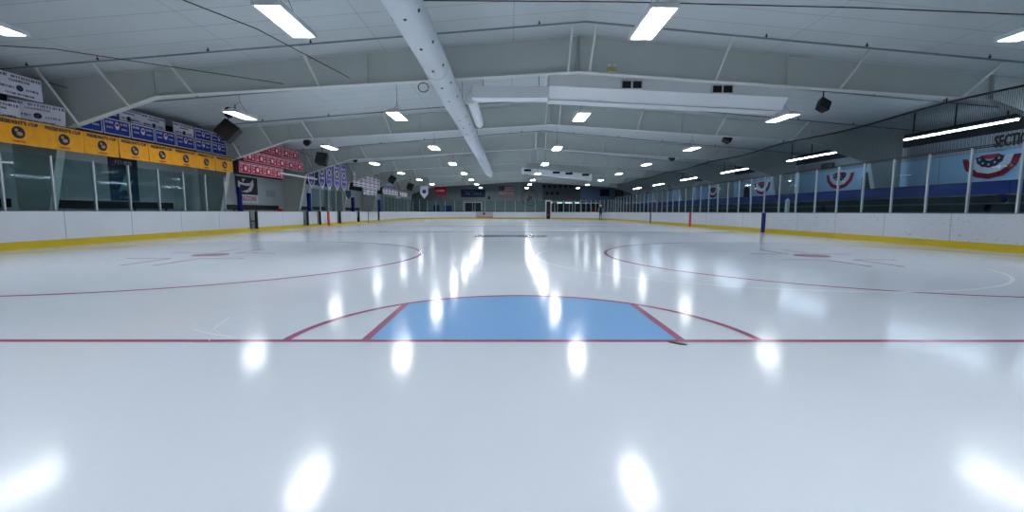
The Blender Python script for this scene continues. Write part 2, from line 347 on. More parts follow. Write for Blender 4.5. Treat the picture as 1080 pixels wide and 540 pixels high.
# ------------------------------------------------------------------ rigid steel frames
def frame(k, y):
    t = empty('roof_frame', (RX, y, 0), 0, 'grey tapered steel roof frame, %s' % (
        ['nearest of the seven, above the round duct', 'second nearest, behind the wide crosswise duct', 'third nearest, above the purple pennants',
         'fourth nearest, behind the purple pennants', 'fifth nearest, in the middle of the far half', 'second from the far wall', 'nearest to the far wall'][k]), 'roof frame', 'steel roof frames')
    def rz(dx): return RZ - SL*abs(dx) - .02
    K, KZ, H, HZ, B = 11.95, 4.24, 14.75, 3.3, 15.5
    for s in (-1, 1):
        xo = 16.25
        lo = [(0, 4.97), (K, KZ), (H, HZ), (B, -.02)]
        # web of the rafter
        g = MB(); pts = [(0, -.012, 4.97), (s*K, -.012, KZ), (s*H, -.012, HZ), (s*xo, -.012, HZ), (s*xo, -.012, rz(xo)), (0, -.012, rz(0))]
        g.prism(pts, (0, .024, 0)); g.build('rafter_web', M['steel'], t)
        g = MB(); g.prism([(s*H, -.012, HZ), (s*B, -.012, -.03), (s*xo, -.012, -.03), (s*xo, -.012, HZ)], (0, .024, 0)); g.build('column_web', M['steel'], t)
        g = MB()
        for (x0, z0), (x1, z1) in zip(lo[:-2], lo[1:-1]): g.hexa([(s*x0, -.12, z0-.02), (s*x0, .12, z0-.02), (s*x0, .12, z0), (s*x0, -.12, z0)], [(s*x1, -.12, z1-.02), (s*x1, .12, z1-.02), (s*x1, .12, z1), (s*x1, -.12, z1)])
        g.build('rafter_flange', M['flange'], t)
        g = MB(); x0, z0 = lo[2]; x1, z1 = lo[3]
        g.hexa([(s*x0-.012, -.12, z0), (s*x0+.012, -.12, z0), (s*x0+.012, .12, z0), (s*x0-.012, .12, z0)], [(s*x1-.012, -.12, z1), (s*x1+.012, -.12, z1), (s*x1+.012, .12, z1), (s*x1-.012, .12, z1)])
        g.build('column_flange', M['flange'], t)
        # web stiffener plates where rafter sections are bolted
        g = MB()
        for x in (.02, K*.5, K):
            zb = 4.97-(4.97-KZ)*x/K; g.box(min(s*x, s*x+s*.02), max(s*x, s*x+s*.02), -.1, .1, zb, rz(x))
        g.build('bolted_plate', M['steel'], t)
    for x in (-14.4, -12.9, -11.05, -7.45, -.3, .32, 3.95, 7.6, 11.2) if True else ():
        zb = 4.97-.061*abs(x)
        if abs(x) > K: zb = KZ-(abs(x)-K)*.336
        g = MB(); g.bar((x*.985, -.14, zb), (x+.0, -.95, rz(x)-.02), .05, .05); g.build('flange_brace', M['flange'], t)
    return t
for k, y in enumerate(FRAMES): frame(k, y)

# ------------------------------------------------------------------ dasher boards and glass
SEG = []   # loop parametrised by arc length, starting right side near corner end, going to far end, round to the left side
def P(s):
    a1 = (L-R)-(Y0+R); q = R*PI/2; b = 2*(W-R)
    if s < a1: return (W, Y0+R+s, 1, 0)
    s -= a1
    if s < q: t = s/R; return (W-R+R*math.cos(t), L-R+R*math.sin(t), math.cos(t), math.sin(t))
    s -= q
    if s < b: return (W-R-s, L, 0, 1)
    s -= b
    if s < q: t = PI/2+s/R; return (-(W-R)+R*math.cos(t), L-R+R*math.sin(t), math.cos(t), math.sin(t))
    s -= q
    if s < a1: return (-W, L-R-s, -1, 0)
    s -= a1
    if s < q: t = PI+s/R; return (-(W-R)+R*math.cos(t), Y0+R+R*math.sin(t), math.cos(t), math.sin(t))
    s -= q
    if s < b: return (-(W-R)+s, Y0, 0, -1)
    s -= b
    t = 1.5*PI+s/R; return (W-R+R*math.cos(t), Y0+R+R*math.sin(t), math.cos(t), math.sin(t))
A1 = (L-R)-(Y0+R); Q = R*PI/2; B = 2*(W-R); TOT = 2*A1+4*Q+2*B
def sR(y): return y-(Y0+R)                       # arc length of a point on the right side
def sF(x): return A1+Q+(W-R-x)                   # far end
def sL(y): return A1+2*Q+B+(L-R-y)               # left side
def path(s0, s1, step=.6):
    n = max(1, int(math.ceil((s1-s0)/step))); return [P(s0+(s1-s0)*i/n) for i in range(n+1)]
def boards(s0, s1, label, m=None, marks=()):
    p = path(s0, s1); c = p[len(p)//2]
    g = MB(); g.sweep(p, [(0, .0), (.09, .0), (.09, HB-.02), (0, HB-.02)]); o = g.build('dasher_board', m or M['board'])
    tag(o, label, 'rink board', 'white dasher boards around the ice')
    g = MB(); g.sweep(p, [(-.012, .0), (-.001, .0), (-.001, .2), (-.012, .2)]); g.build('kick_plate', M['kick'], o)['label'] = 'yellow kick plate'
    g = MB(); g.sweep(p, [(-.01, HB-.02), (.12, HB-.02), (.12, HB), (-.01, HB)]); g.build('cap_rail', M['cap'], o)
    # joints between the panels
    n = int((s1-s0)/2.44)
    for i in range(1, n+1):
        q = s0+(s1-s0)*i/(n+1); g = MB(); g.sweep([P(q-.006), P(q+.006)], [(-.0015, .2), (.0, .2), (.0, HB-.02), (-.0015, HB-.02)]); g.build('panel_seam', M['cap'], o)
    for s, mm, wd in marks:
        g = MB(); g.sweep([P(s-wd/2), P(s+wd/2)], [(-.016, .0), (-.0005, .0), (-.0005, HB-.02), (-.016, HB-.02)])
        q = g.build('line_stripe', M[mm], o); q['label'] = '%s line mark on the board' % mm
    return o
gx0, gx1 = 5.02, 5.68                      # black doorway in the far end
sc = A1+math.asin((54.35-(L-R))/R)*R       # gate at the far right corner
sc = A1 + R*.40
boards(sR(Y0+R), sR(30.5), 'long run of scuffed white boards along the right side, near half', M['board_worn'], [(sR(21.84), 'blue', .34)])
boards(sR(30.5), sc, 'far half of the right white boards, from the red line mark to the corner', M['board_worn'], [(sR(30.5)+.2, 'red', .34), (sR(39.31), 'blue', .3)])
boards(sc+.013, sF(gx1)-.07, 'curved white boards of the far right corner, up to the black doorway')
far_board = boards(sF(gx0)+.07, sL(42.66), 'white boards of the far end and its left corner, left of the black doorway')
boards(sL(42.05), sL(36.95), 'short white board section behind the far blue line mark on the left side', None, [(sL(39.18), 'darkgrey', .14)])
boards(sL(36.3), sL(32.85), 'white board section on the left side, fourth back from the near gate')
boards(sL(32.12), sL(29.38), 'white board section with the red line mark on the left side', None, [(sL(30.56), 'red', .34)])
boards(sL(28.8), sL(27.58), 'shortest white board section, between two gates on the left side')
boards(sL(26.83), sL(22.0), 'white board section just behind the near gate on the left side', None, [])
boards(sL(21.28), sL(Y0+R), 'long near run of white boards along the left side')
boards(sL(Y0+R), TOT, 'white boards curving round the near end of the rink')
def gate(s0, s1, label, slats=True):
    a, b = P(s0), P(s1); c = P((s0+s1)/2)
    t = empty('board_gate', (c[0], c[1], 0), 0, label, 'gate', 'dark gate openings in the boards')
    def loc(s, d, z): x, y, nx, ny = P(s); return (x+nx*d-c[0], y+ny*d-c[1], z)
    for s in (s0+.05, s1-.05):
        g = MB(); g.hexa([loc(s-.05, 0, 0), loc(s+.05, 0, 0), loc(s+.05, .1, 0), loc(s-.05, .1, 0)], [loc(s-.05, 0, HB), loc(s+.05, 0, HB), loc(s+.05, .1, HB), loc(s-.05, .1, HB)])
        g.build('gate_post', M['black'], t)
    g = MB(); g.hexa([loc(s0+.1, .3, .0), loc(s1-.1, .3, .0), loc(s1-.1, .34, .0), loc(s0+.1, .34, .0)], [loc(s0+.1, .3, .86), loc(s1-.1, .3, .86), loc(s1-.1, .34, .86), loc(s0+.1, .34, .86)])
    g.build('gate_door', M['darkgrey'], t)
    g = MB()
    for z in (.3, .55): g.hexa([loc(s0+.1, .27, z), loc(s1-.1, .27, z), loc(s1-.1, .3, z), loc(s0+.1, .3, z)], [loc(s0+.1, .27, z+.04), loc(s1-.1, .27, z+.04), loc(s1-.1, .3, z+.04), loc(s0+.1, .3, z+.04)])
    g.build('gate_rail', M['black'], t)
    g = MB(); g.hexa([loc(s0, -.005, 0), loc(s1, -.005, 0), loc(s1, .26, 0), loc(s0, .26, 0)], [loc(s0, -.005, .12), loc(s1, -.005, .12), loc(s1, .26, .12), loc(s0, .26, .12)])
    g.build('threshold', M['kick'], t)
for y0, y1, lb in ((21.28, 22.0, 'dark gate opening in the left boards, nearest to the camera'), (26.83, 27.58, 'dark gate opening in the left boards, second nearest, before the shortest board section'),
                   (28.8, 29.38, 'dark gate opening in the left boards just before the red line mark'), (32.12, 32.85, 'dark gate opening in the left boards just behind the red line mark'),
                   (36.3, 36.95, 'dark gate opening in the left boards just before the far blue line mark'), (42.05, 42.66, 'dark gate opening in the left boards, farthest back')):
    gate(sL(y1), sL(y0), lb)

def glass(name, s_list, z1, gm, label, top=False, pm='alu', pw=.045):
    """posts at every s, a pane between neighbours"""
    c = P(s_list[len(s_list)//2]); t = empty(name, (c[0], c[1], HB), 0, label, 'rink glass', 'glass screens on the boards')
    def loc(s, d, z): x, y, nx, ny = P(s); return (x+nx*d-c[0], y+ny*d-c[1], z-HB)
    for i, s in enumerate(s_list):
        g = MB(); g.hexa([loc(s-pw/2, .02, HB), loc(s+pw/2, .02, HB), loc(s+pw/2, .085, HB), loc(s-pw/2, .085, HB)], [loc(s-pw/2, .02, z1), loc(s+pw/2, .02, z1), loc(s+pw/2, .085, z1), loc(s-pw/2, .085, z1)])
        g.build('post', M[pm], t)
        if i < len(s_list)-1:
            e = s_list[i+1]; a, b = s+pw/2, e-pw/2
            g = MB(); g.hexa([loc(a, .046, HB), loc(b, .046, HB), loc(b, .058, HB), loc(a, .058, HB)], [loc(a, .046, z1-.03), loc(b, .046, z1-.03), loc(b, .058, z1-.03), loc(a, .058, z1-.03)])
            g.build('pane', gm, t)
            if top:
                g = MB(); g.hexa([loc(a, .04, z1-.03), loc(b, .04, z1-.03), loc(b, .064, z1-.03), loc(a, .064, z1-.03)], [loc(a, .04, z1), loc(b, .04, z1), loc(b, .064, z1), loc(a, .064, z1)])
                g.build('top_channel', M['darkgrey'], t)
    return t
def rng(a, b, n): return [a+(b-a)*i/n for i in range(n+1)]
GL, GR = 2.46, 2.74
glass('glass_screen', list(reversed([sL(12.2965+1.22*k) for k in range(-4, 7)])), GL, M['glass'], 'clear glass screen with aluminium posts on the near left boards, below the yellow banners')
glass('glass_screen', [sR(10.9958+1.22*k) for k in range(-3, 35)], GR, M['glassr'], 'tall glass screen along the right boards in front of the bleachers', True)
nf = 9
glass('glass_screen', rng(sR(10.9958+1.22*34)+.06, sF(gx1+.09), 14), 2.55, M['glass'], 'glass screen round the far right corner, right of the black doorway')
glass('glass_screen', rng(sF(gx0-.09), sL(43.0), 23), 2.5, M['glass'], 'glass screen across the far end and the far left corner')
glass('glass_screen', rng(sL(33.4), sL(28.1), 4), 2.46, M['glass'], 'small glass screen on the left side below the purple pennants', False)
# blue padded end posts on the left side
for y, lb in ((20.7, 'blue padded post beside the near gate, in front of the black falcon sign'), (27.85, 'blue padded post left of the purple pennants'), (35.6, 'blue padded post right of the purple pennants'), (42.7, 'blue padded post at the end of the far left glass')):
    x = -W-.06
    t = empty('padded_post', (x, y, HB), 0, lb, 'post', 'blue padded glass end posts')
    g = MB(); g.tube([(0, 0, 0), (0, 0, 1.12)], .10 if y < 25 else .13, 12); g.build('pad', M['blue'], t, smooth=False)
    g = MB(); g.tube([(0, 0, 1.12), (0, 0, 1.4)], .03, 8); g.build('post', M['alu'], t)

# black doorway in the far end
t = empty('end_doorway', ((gx0+gx1)/2, L+.06, 0), 0, 'tall black doorway with a white frame in the far end boards', 'gateway')
hw = (gx1-gx0)/2
for s in (-1, 1):
    g = MB(); g.box(s*hw-.06, s*hw+.06, -.06, .1, 0, 2.55); g.build('door_post', M['white_metal'], t)
g = MB(); g.box(-hw-.06, hw+.06, -.07, .12, 2.4, 2.62); g.build('lintel', M['white_metal'], t)
g = MB(); g.box(-hw+.06, hw-.06, .06, .1, .02, 2.4); g.build('door_leaf', M['black'], t)
g = MB(); g.box(-.12, .12, .045, .06, .55, .68); g.build('handle_plate', M['red'], t)
# printed panel on the far boards
t = far_board
g = MB(); g.box(-4.72, -2.28, L-.026, L-.014, .22, .94); o = g.build('printed_panel', mat('faded_print', (176, 172, 182), .5), t); o['label'] = 'faded grey printed panel'
g = MB(); g.disc(-3.5, L-.026, .72, .17); g.build('round_emblem', M['darkgrey'], o)
g = MB(); g.box(-4.72, -2.28, L-.034, L-.026, .22, .3); g.build('red_edge', M['red'], o)

# ------------------------------------------------------------------ high-bay lamps
def make_lamp(em='ledwhite'):
    t = empty('high_bay_light', (0, 0, 4.3), 0, 'x', 'ceiling light', 'high bay lights hanging in rows')
    g = MB(); g.box(-.23, .23, -.68, .68, .0, .05); g.hexa([(-.1, -.6, .05), (.1, -.6, .05), (.1, .6, .05), (-.1, .6, .05)], [(-.07, -.55, .11), (.07, -.55, .11), (.07, .55, .11), (-.07, .55, .11)]); g.build('housing', M['white_metal'], t)
    g = MB()
    for k in range(4):
        x = -.155+.103*k; g.box(x-.048, x+.048, -.64, .64, -.018, -.001)
    g.build('lamp_tube', M[em], t)
    g = MB(); g.box(-.24, -.2, -.69, .69, -.035, .0); g.box(.2, .24, -.69, .69, -.035, .0); g.box(-.2, .2, -.69, -.65, -.035, 0); g.box(-.2, .2, .65, .69, -.035, 0); g.build('rim', M['white_metal'], t)
    for sy in (-.45, .45):
        g = MB(); g.tube([(0, sy, .1), (0, 0, .45)], .006, 5); g.build('hanger', M['darkgrey'], t)
    return t
lamp = {9.45: make_lamp('ledside'), 2.4: make_lamp()}; used = set()
todo = []
rows = [(-9.42, 'row by the left banners'), (-4.0, 'row left of the round duct'), (2.4, 'row right of the round duct'), (9.45, 'row by the right netting')]
LY = [.5+7.66*k for k in range(9)]
for x, rn in rows:
    for k, y in enumerate(LY):
        lb = 'high bay light, %s nearest in the %s' % (ORD[k], rn)
        key = 9.45 if abs(x) > 9 else 2.4
        todo.append((key, x, y, lb))
protos = {k: None for k in lamp}
for key, x, y, lb in todo[::-1]:
    # the last lamp of each kind is the first one built itself
    last = (key, x, y) == next((a, b, c) for a, b, c, d in todo if a == key)
    o = lamp[key] if last else dup(lamp[key], None, 0)
    o.location = (x, y, 4.3); o['label'] = lb
    g = MB(); g.tube([(0, 0, .45), (0, 0, roofz(x)-4.3)], .006, 5); cord = g.build('drop_cord', M['darkgrey'], o)

# fluorescent strips over the bleachers
def make_strip(n, name='strip_light'):
    t = empty(name, (0, 0, 3.88), 0, 'x', 'strip light', 'fluorescent strips over the bleachers')
    g = MB(); g.box(-.04, .04, 0, n, .0, .04); g.build('housing', M['cap'], t)
    g = MB(); g.tube([(0, .04, -.03), (0, n-.04, -.03)], .026, 8); g.build('lamp_tube', M['strip'], t)
    for y in (.35*n/4, n*.5, n*.9):
        g = MB(); g.box(-.015, .015, y-.02, y+.02, .06, .935); g.build('hanger', M['darkgrey'], t)
    return t
ST = [(13.75, 'nearest full strip, at the right edge'), (21.1, 'second strip from the near end'), (28.8, 'third strip from the near end'), (36.5, 'fourth strip from the near end'), (44.1, 'fifth strip, nearly at the far end'), (51.7, 'farthest strip'), (9.35, 'strip cut off by the right edge')]
s0 = make_strip(4.0)
for k, (y, lb) in enumerate(ST):
    o = s0 if k == 0 else dup(s0)
    o.location = (15.5, y, 3.88); o['label'] = 'long bright fluorescent strip above the bleachers, '+lb
# a single tube over the left bench
t = empty('strip_light', (-12.3, 23.9, 3.0), 0, 'slim white tube light hanging in front of the left wall, left of the purple pennants', 'strip light')
g = MB(); g.box(-.04, .04, 0, 4.6, 0, .05); g.build('housing', M['white_metal'], t)
g = MB(); g.tube([(0, .05, -.02), (0, 4.55, -.02)], .02, 8); g.build('lamp_tube', M['white_metal'], t)
for y in (.6, 4.0):
    g = MB(); g.tube([(0, y, .05), (0, y, roofz(-12.3)-3.0)], .008, 5); g.build('hanger', M['darkgrey'], t)

# ------------------------------------------------------------------ ducts
DX, DZ, DR = -1.79, 4.3, .297
t = empty('round_duct', (DX, 4, DZ), 0, 'long round white fabric duct hanging along the rink', 'air duct')
g = MB(); ys = [-1+.0*i for i in range(0)]
ys = [-6.5+1.35*i for i in range(32)]
ys = [y for y in ys if y < 35.0] + [35.2, 36.0, 36.8, 37.3, 37.5]
rs = [DR*(1+.012*math.sin(y*2.1)) * (1 if y < 34 else max(.4, 1-(y-34)*.13)) for y in ys]
g.tube([(0, y, -.02*math.sin(y*.8)) for y in ys], rs, 28); g.build('sleeve', M['duct'], t, smooth=True)
for y in (10.6, 18.2, 25.8, 33.4):
    g = MB(); g.tube([(0, y-4-.03, 0), (0, y-4+.03, 0)], DR+.012, 28); g.build('band', M['white_metal'], t)
g = MB()
for i in range(26):
    y = 3.2+1.3*i-4
    for an in (-1.05, 1.0, .1):
        c = Vector((DR*math.sin(an), y+(.25 if an > 0 else .6), -DR*math.cos(an))); n = Vector((math.sin(an), 0, -math.cos(an))); e = n.cross(Vector((0, 1, 0)))
        g.prism([c+n*.001+(e*math.cos(b)*.03+Vector((0, 1, 0))*math.sin(b)*.055) for b in [2*PI*j/8 for j in range(8)]], n*.006)
g.build('air_hole', M['darkgrey'], t)
for y in (-2.5, 5, 12.5, 20, 27.5):
    g = MB(); g.tube([(0, y, DR), (0, y, roofz(DX)-DZ)], .008, 5); g.build('hanger', M['darkgrey'], t)

YD = 13.75
t = empty('crosswise_duct', (4.7, YD, 4.7), 0, 'wide white crosswise duct with two dark grilles behind the nearest roof frame', 'air duct')
def slope_box(g, x0, x1, zt, zb, y0, y1, sl=.042, ref=4.7, chamfer=0):
    f = lambda x, z: z - sl*(x-1.1)
    if chamfer:
        pts0 = [(x0-ref, y0, f(x0, zt)), (x0-ref, y0, f(x0, zb+chamfer)), (x0-ref, y0+chamfer, f(x0, zb)), (x0-ref, y1, f(x0, zb)), (x0-ref, y1, f(x0, zt))]
        pts1 = [(x1-ref, p[1], p[2]-f(x0, 0)+f(x1, 0)) for p in pts0]
        n = 5; g.add(pts0+pts1, [tuple(range(n-1, -1, -1)), tuple(range(n, 2*n))]+[(i, (i+1) % n, (i+1) % n+n, i+n) for i in range(n)])
    else:
        g.hexa([(x0-ref, y0, f(x0, zb)), (x0-ref, y1, f(x0, zb)), (x0-ref, y1, f(x0, zt)), (x0-ref, y0, f(x0, zt))], [(x1-ref, y0, f(x1, zb)), (x1-ref, y1, f(x1, zb)), (x1-ref, y1, f(x1, zt)), (x1-ref, y0, f(x1, zt))])
g = MB(); slope_box(g, 1.1, 8.35, 5.15-4.7, 4.46-4.7, 0, .75, .042, 4.7, .3); g.build('duct_body', M['crossduct'], t)
g = MB(); slope_box(g, 1.1, 8.35, 4.45-4.7, 4.42-4.7, .3, .8); g.build('lower_ledge', M['white_metal'], t)
for gx in (3.58, 6.32):
    z = 4.9-4.7-.042*(gx-1.1)
    g = MB(); g.box(gx-.34-4.7, gx+.34-4.7, -.03, -.001, z-.13, z+.13); f_ = g.build('grille', M['white_metal'], t)
    g = MB(); g.box(gx-.29-4.7, gx-.03-4.7, -.045, -.03, z-.1, z+.1); g.box(gx+.03-4.7, gx+.29-4.7, -.045, -.03, z-.1, z+.1); g.build('opening', M['black'], f_)
t = empty('branch_duct', (0, YD, 4.55), 0, 'small white box duct joining the crosswise duct to the left, with a round pipe stub', 'air duct')
g = MB(); g.box(-1.25, 1.08, 0, .5, -.14, .2); g.build('duct_body', M['crossduct'], t)
g = MB(); g.tube([(-1.28, .3, -.08), (-1.28, 4.2, -.1)], .165, 18); g.build('pipe_stub', M['crossduct'], t, smooth=False)
g = MB(); g.tube([(-1.28, 4.2, -.1), (-1.28, 4.26, -.1)], .175, 18); g.build('end_collar', M['darkgrey'], t)
for x in (-.9, .8):
    g = MB(); g.tube([(x, .25, .2), (x, .25, roofz(x)-4.55)], .01, 5); g.build('hanger', M['darkgrey'], t)

t = empty('crosswise_duct', (5.0, 42.0, 4.4), 0, 'white crosswise duct with four dark grilles near the far wall', 'air duct')
def f2(x): return -.075*(x-5.0)
g = MB(); x0, x1 = 1.1, 7.7
g.hexa([(x0-5, 0, f2(x0)-.1), (x0-5, .8, f2(x0)-.1), (x0-5, .8, f2(x0)+.42), (x0-5, 0, f2(x0)+.42)], [(x1-5, 0, f2(x1)-.22), (x1-5, .8, f2(x1)-.22), (x1-5, .8, f2(x1)+.34), (x1-5, 0, f2(x1)+.34)]); g.build('duct_body', M['crossduct'], t)
for gx in (1.65, 4.35, 5.55, 7.1):
    z = f2(gx)+.22
    g = MB(); g.box(gx-.33-5, gx+.33-5, -.04, -.001, z-.1, z+.1); g.build('grille', M['black'], t)

# ------------------------------------------------------------------ sprinkler pipes and cables under the roof
sprp = []
for k, y in enumerate([11.75, 15.35, 19.3, 23.0, 26.9, 30.6, 34.5, 42.1, 49.8, 57.4]):
    t = empty('sprinkler_pipe', (RX, y, RZ-.16), 0, 'thin grey sprinkler pipe crossing under the roof, %s from the near end' % ORD[k], 'pipe', 'sprinkler pipes under the roof')
    pts = [(-15.8, 0, -15.8*SL), (0, 0, 0), (15.8, 0, -15.8*SL)]
    g = MB(); g.tube(pts, .022, 6); g.build('pipe', M['cap'], t)
    if k < 5:
        for x in (-14.2, -12.4, -9.6, -7.0, -4.2, -1.2, 1.9, 4.6, 7.2, 10.4, 12.8):
            z = -abs(x)*SL
            g = MB(); g.tube([(x, 0, z), (x, 0, z+.12)], .012, 5); g.tube([(x, 0, z+.04), (x, 0, z+.07)], .03, 6); g.build('sprinkler_head', M['darkgrey'], t)
g = MB(); g.tube([(-2.6, 9.15, 5.1), (2, 9.2, 5.12), (7, 9.3, 5.08), (14, 9.2, 4.8)], .012, 5); g.tube([(14, 9.2, 4.8), (XR, 9.0, 4.4)], .012, 5)
tag(g.build('overhead_cable', M['black']), 'thin black cable stretched crosswise at the top of the photo', 'cable')
g = MB(); g.tube([(-6.6, 9.0, 5.1), (-5.7, 10.3, 5.0), (-4.6, 12.9, 4.72)], .012, 5); tag(g.build('overhead_cable', M['black']), 'black cable sagging down to the right beside the left lights', 'cable')
g = MB(); g.tube([(-14.5, 9.0, 4.4), (-10.4, 10.5, 4.62), (-6.4, 12.8, 4.52)], .01, 5); tag(g.build('overhead_cable', M['black']), 'thin black cable running from the upper left corner towards the nearest frame', 'cable')

# ------------------------------------------------------------------ netting over the right boards
t = empty('safety_netting', (W+.05, 0, GR), 0, 'black safety netting hung on a cable above the right glass', 'netting')
YA, YB = 7.0, 52.0
g = MB(); n = 60; vs = []
for i in range(n+1):
    y = YA+(YB-YA)*i/n; top = 4.11+.05*math.cos((y-13.1)/7.62*2*PI)
    vs += [(.0, y, 0), (.0, y, top-GR)]
g.add(vs, [(2*i, 2*i+2, 2*i+3, 2*i+1) for i in range(n)]); g.build('mesh', M['net'], t)
g = MB(); g.tube([(0, YA+(YB-YA)*i/n, 4.11+.05*math.cos((YA+(YB-YA)*i/n-13.1)/7.62*2*PI)-GR) for i in range(n+1)], .03, 6); g.build('support_cable', M['black'], t)
g = MB(); g.tube([(0, YA, .03), (0, YB, .03)], .012, 5); g.build('lower_cable', M['black'], t)
for y in [f for f in FRAMES if f < YB]:
    g = MB(); g.tube([(0, y, 4.16-GR), (0, y, 4.33-GR)], .02, 6); g.build('hanger', M['black'], t)

# ------------------------------------------------------------------ banners
def cloth(w, h, m, name='banner_cloth', trim=None, tw=.03, tip=0, amp=.012):
    g = MB(); nx, nz = 10, 5; d = .008
    fn = lambda x, z: amp*math.sin(x*9+z*3)*(-z/h)
    vs = []
    for side in (0, d):
        for j in range(nz+1):
            for i in range(nx+1):
                x = -w/2+w*i/nx; z = -h*j/nz
                if tip and j == nz: z = -h + tip*(abs(x)/(w/2)) 
                elif tip: z = z*(1-tip/h*abs(x)/(w/2)*(j/nz))
                vs.append((x, fn(x, z)+side, z))
    N = (nx+1)*(nz+1); fs = []; 
    for j in range(nz):
        for i in range(nx):
            a = j*(nx+1)+i; fs += [(a, a+1, a+nx+2, a+nx+1), (N+a, N+a+nx+1, N+a+nx+2, N+a+1)]
    for i in range(nx): a = i; fs += [(a, N+a, N+a+1, a+1)]; b = nz*(nx+1)+i; fs += [(b, b+1, N+b+1, N+b)]
    for j in range(nz): a = j*(nx+1); b = a+nx+1; fs += [(a, b, N+b, N+a)]; a += nx; b += nx; fs += [(a, N+a, N+b, b)]
    g.use(m).add(vs, fs)
    return g
def border(g, w, h, m, t=.035, y=-.016):
    g.use(m)
    for x0, x1, z0, z1 in ((-w/2, w/2, -t, 0), (-w/2, w/2, -h, -h+t), (-w/2, -w/2+t, -h, 0), (w/2-t, w/2, -h, 0)): g.box(x0, x1, y-.004, y, z0, z1)
ROTL = PI/2      # faces the rink from the left side
def hang(o, x, y, z, rz=ROTL): o.location = (x, y, z); o.rotation_euler = (0, 0, rz)

# yellow row
def yellow():
    w, h = 1.12, .62
    t = empty('yellow_banner', (0, 0, 0), 0, 'x', 'banner', 'yellow championship banners in one row')
    cloth(w, h, M['yellow']).build('banner_cloth', None, t)
    g = MB(); g.disc(0, -.014, -.33, .15, .008, 24); em = g.build('emblem', M['navy'], t)
    g = MB(); g.disc(.02, -.022, -.36, .07, .006, 12, .05); g.disc(-.05, -.022, -.28, .04, .006, 10); g.build('emblem_figure', mat('emblem_tan', (170, 140, 90), .7), em)
    lettering("PRESIDENT'S CUP", .125, M['navy'], t, (0, -.018, -.09), sx=.98, bold=.003)
    marks("CHAMPIONS", .05, M['crimson'], t, (0, -.018, -.55))
    return t
yb = yellow()
for k in range(8):
    o = yb if k == 0 else dup(yb)
    hang(o, -12.4, 11.42+1.15*k, 3.26+.005*k)
    o['label'] = "yellow banner with a dark round emblem, %s" % (['nearest of the row, at the left edge'] + ['%s in its row' % ORD[i] for i in range(1, 7)] + ['last of its row, below the big black speaker'])[k]
    o.rotation_euler = (random.uniform(-.03, .03), 0, ROTL+random.uniform(-.03, .03))
g = MB(); g.tube([(-12.4, 10.5, 3.28), (-12.4, 20.7, 3.32)], .012, 6); tag(g.build('banner_cable', M['black']), 'dark cable that carries the row of yellow banners', 'cable')

# blue row
def blue():
    w, h = .98, .5
    t = empty('blue_banner', (0, 0, 0), 0, 'x', 'banner', 'royal blue championship banners')
    g = cloth(w, h, M['royal']); border(g, w, h, M['whitecloth'], .03); g.build('banner_cloth', None, t)
    g = MB(); g.disc(0, -.014, -.2, .09, .008, 6, .13); em = g.build('emblem', M['whitecloth'], t)
    g = MB(); g.disc(0, -.022, -.17, .05, .005, 12); g.build('emblem_figure', M['crimson'], em)
    for s in (-1, 1):
        marks('STATE', .1, M['whitecloth'], t, (s*.27, -.018, -.12), sx=.9); marks('CHAMPS', .075, M['whitecloth'], t, (s*.27, -.018, -.28), sx=.8)
    return t
bb = blue()
bpos = [(-13.0, 13.95+1.03*k, 3.95+.005*k) for k in range(7)]
for k, p in enumerate(bpos):
    o = bb if k == 0 else dup(bb)
    hang(o, *p); o['label'] = 'royal blue banner right above the yellow ones, %s' % (['nearest, half behind the roof frame'] + ['%s from the roof frame' % ORD[i] for i in range(1, 6)] + ['last, beside the second roof frame'])[k]
for nm, x, z, y1 in (('middle row of blue banners', -13.02, 3.985, 20.65), ('top row of white and blue banners', -13.12, 4.44, 20.65), ('two white banners above the yellow row', -12.62, 4.43, 13.05)):
    g = MB(); g.tube([(x, 13.15 if y1 > 14 else 10.4, z), (x, y1, z+.02)], .012, 5); tag(g.build('banner_cable', M['black']), 'dark cable that carries the '+nm, 'cable')
for p, lb in (((-13.1, 14.75, 4.4), 'royal blue banner in the top row, left of two white banners'), ((-13.1, 19.28, 4.42), 'royal blue banner in the top row, left of the big black speaker'), ((-13.1, 20.3, 4.4), 'royal blue banner in the top row, partly behind the big black speaker')):
    hang(dup(bb, None, None, lb), *p)
def white(w=1.0, h=.56, ink='navy', grp='white championship banners'):
    t = empty('white_banner', (0, 0, 0), 0, 'x', 'banner', grp)
    g = cloth(w, h, M['whitecloth']); border(g, w, h, M['whitecloth'], .03); g.build('banner_cloth', None, t)
    g = MB(); g.disc(0, -.014, -h*.6, .075, .008, 14); em = g.build('emblem', M['navy'], t)
    g = MB(); g.disc(.0, -.022, -h*.6, .035, .005, 10); g.build('emblem_figure', M['teal'], em)
    marks('STATE CHAMPIONSHIP', w*.088, M[ink], t, (0, -.018, -.07))
    lettering('CHAMPIONS', w*.08, M['navy'], t, (0, -.018, -.17))
    marks('VARSITY     HOCKEY', w*.075, M['navy'], t, (0, -.018, -h*.62))
    marks('LEAGUE TOURNAMENT', w*.06, M['navy'], t, (0, -.018, -h+.07))
    return t
wb = white()
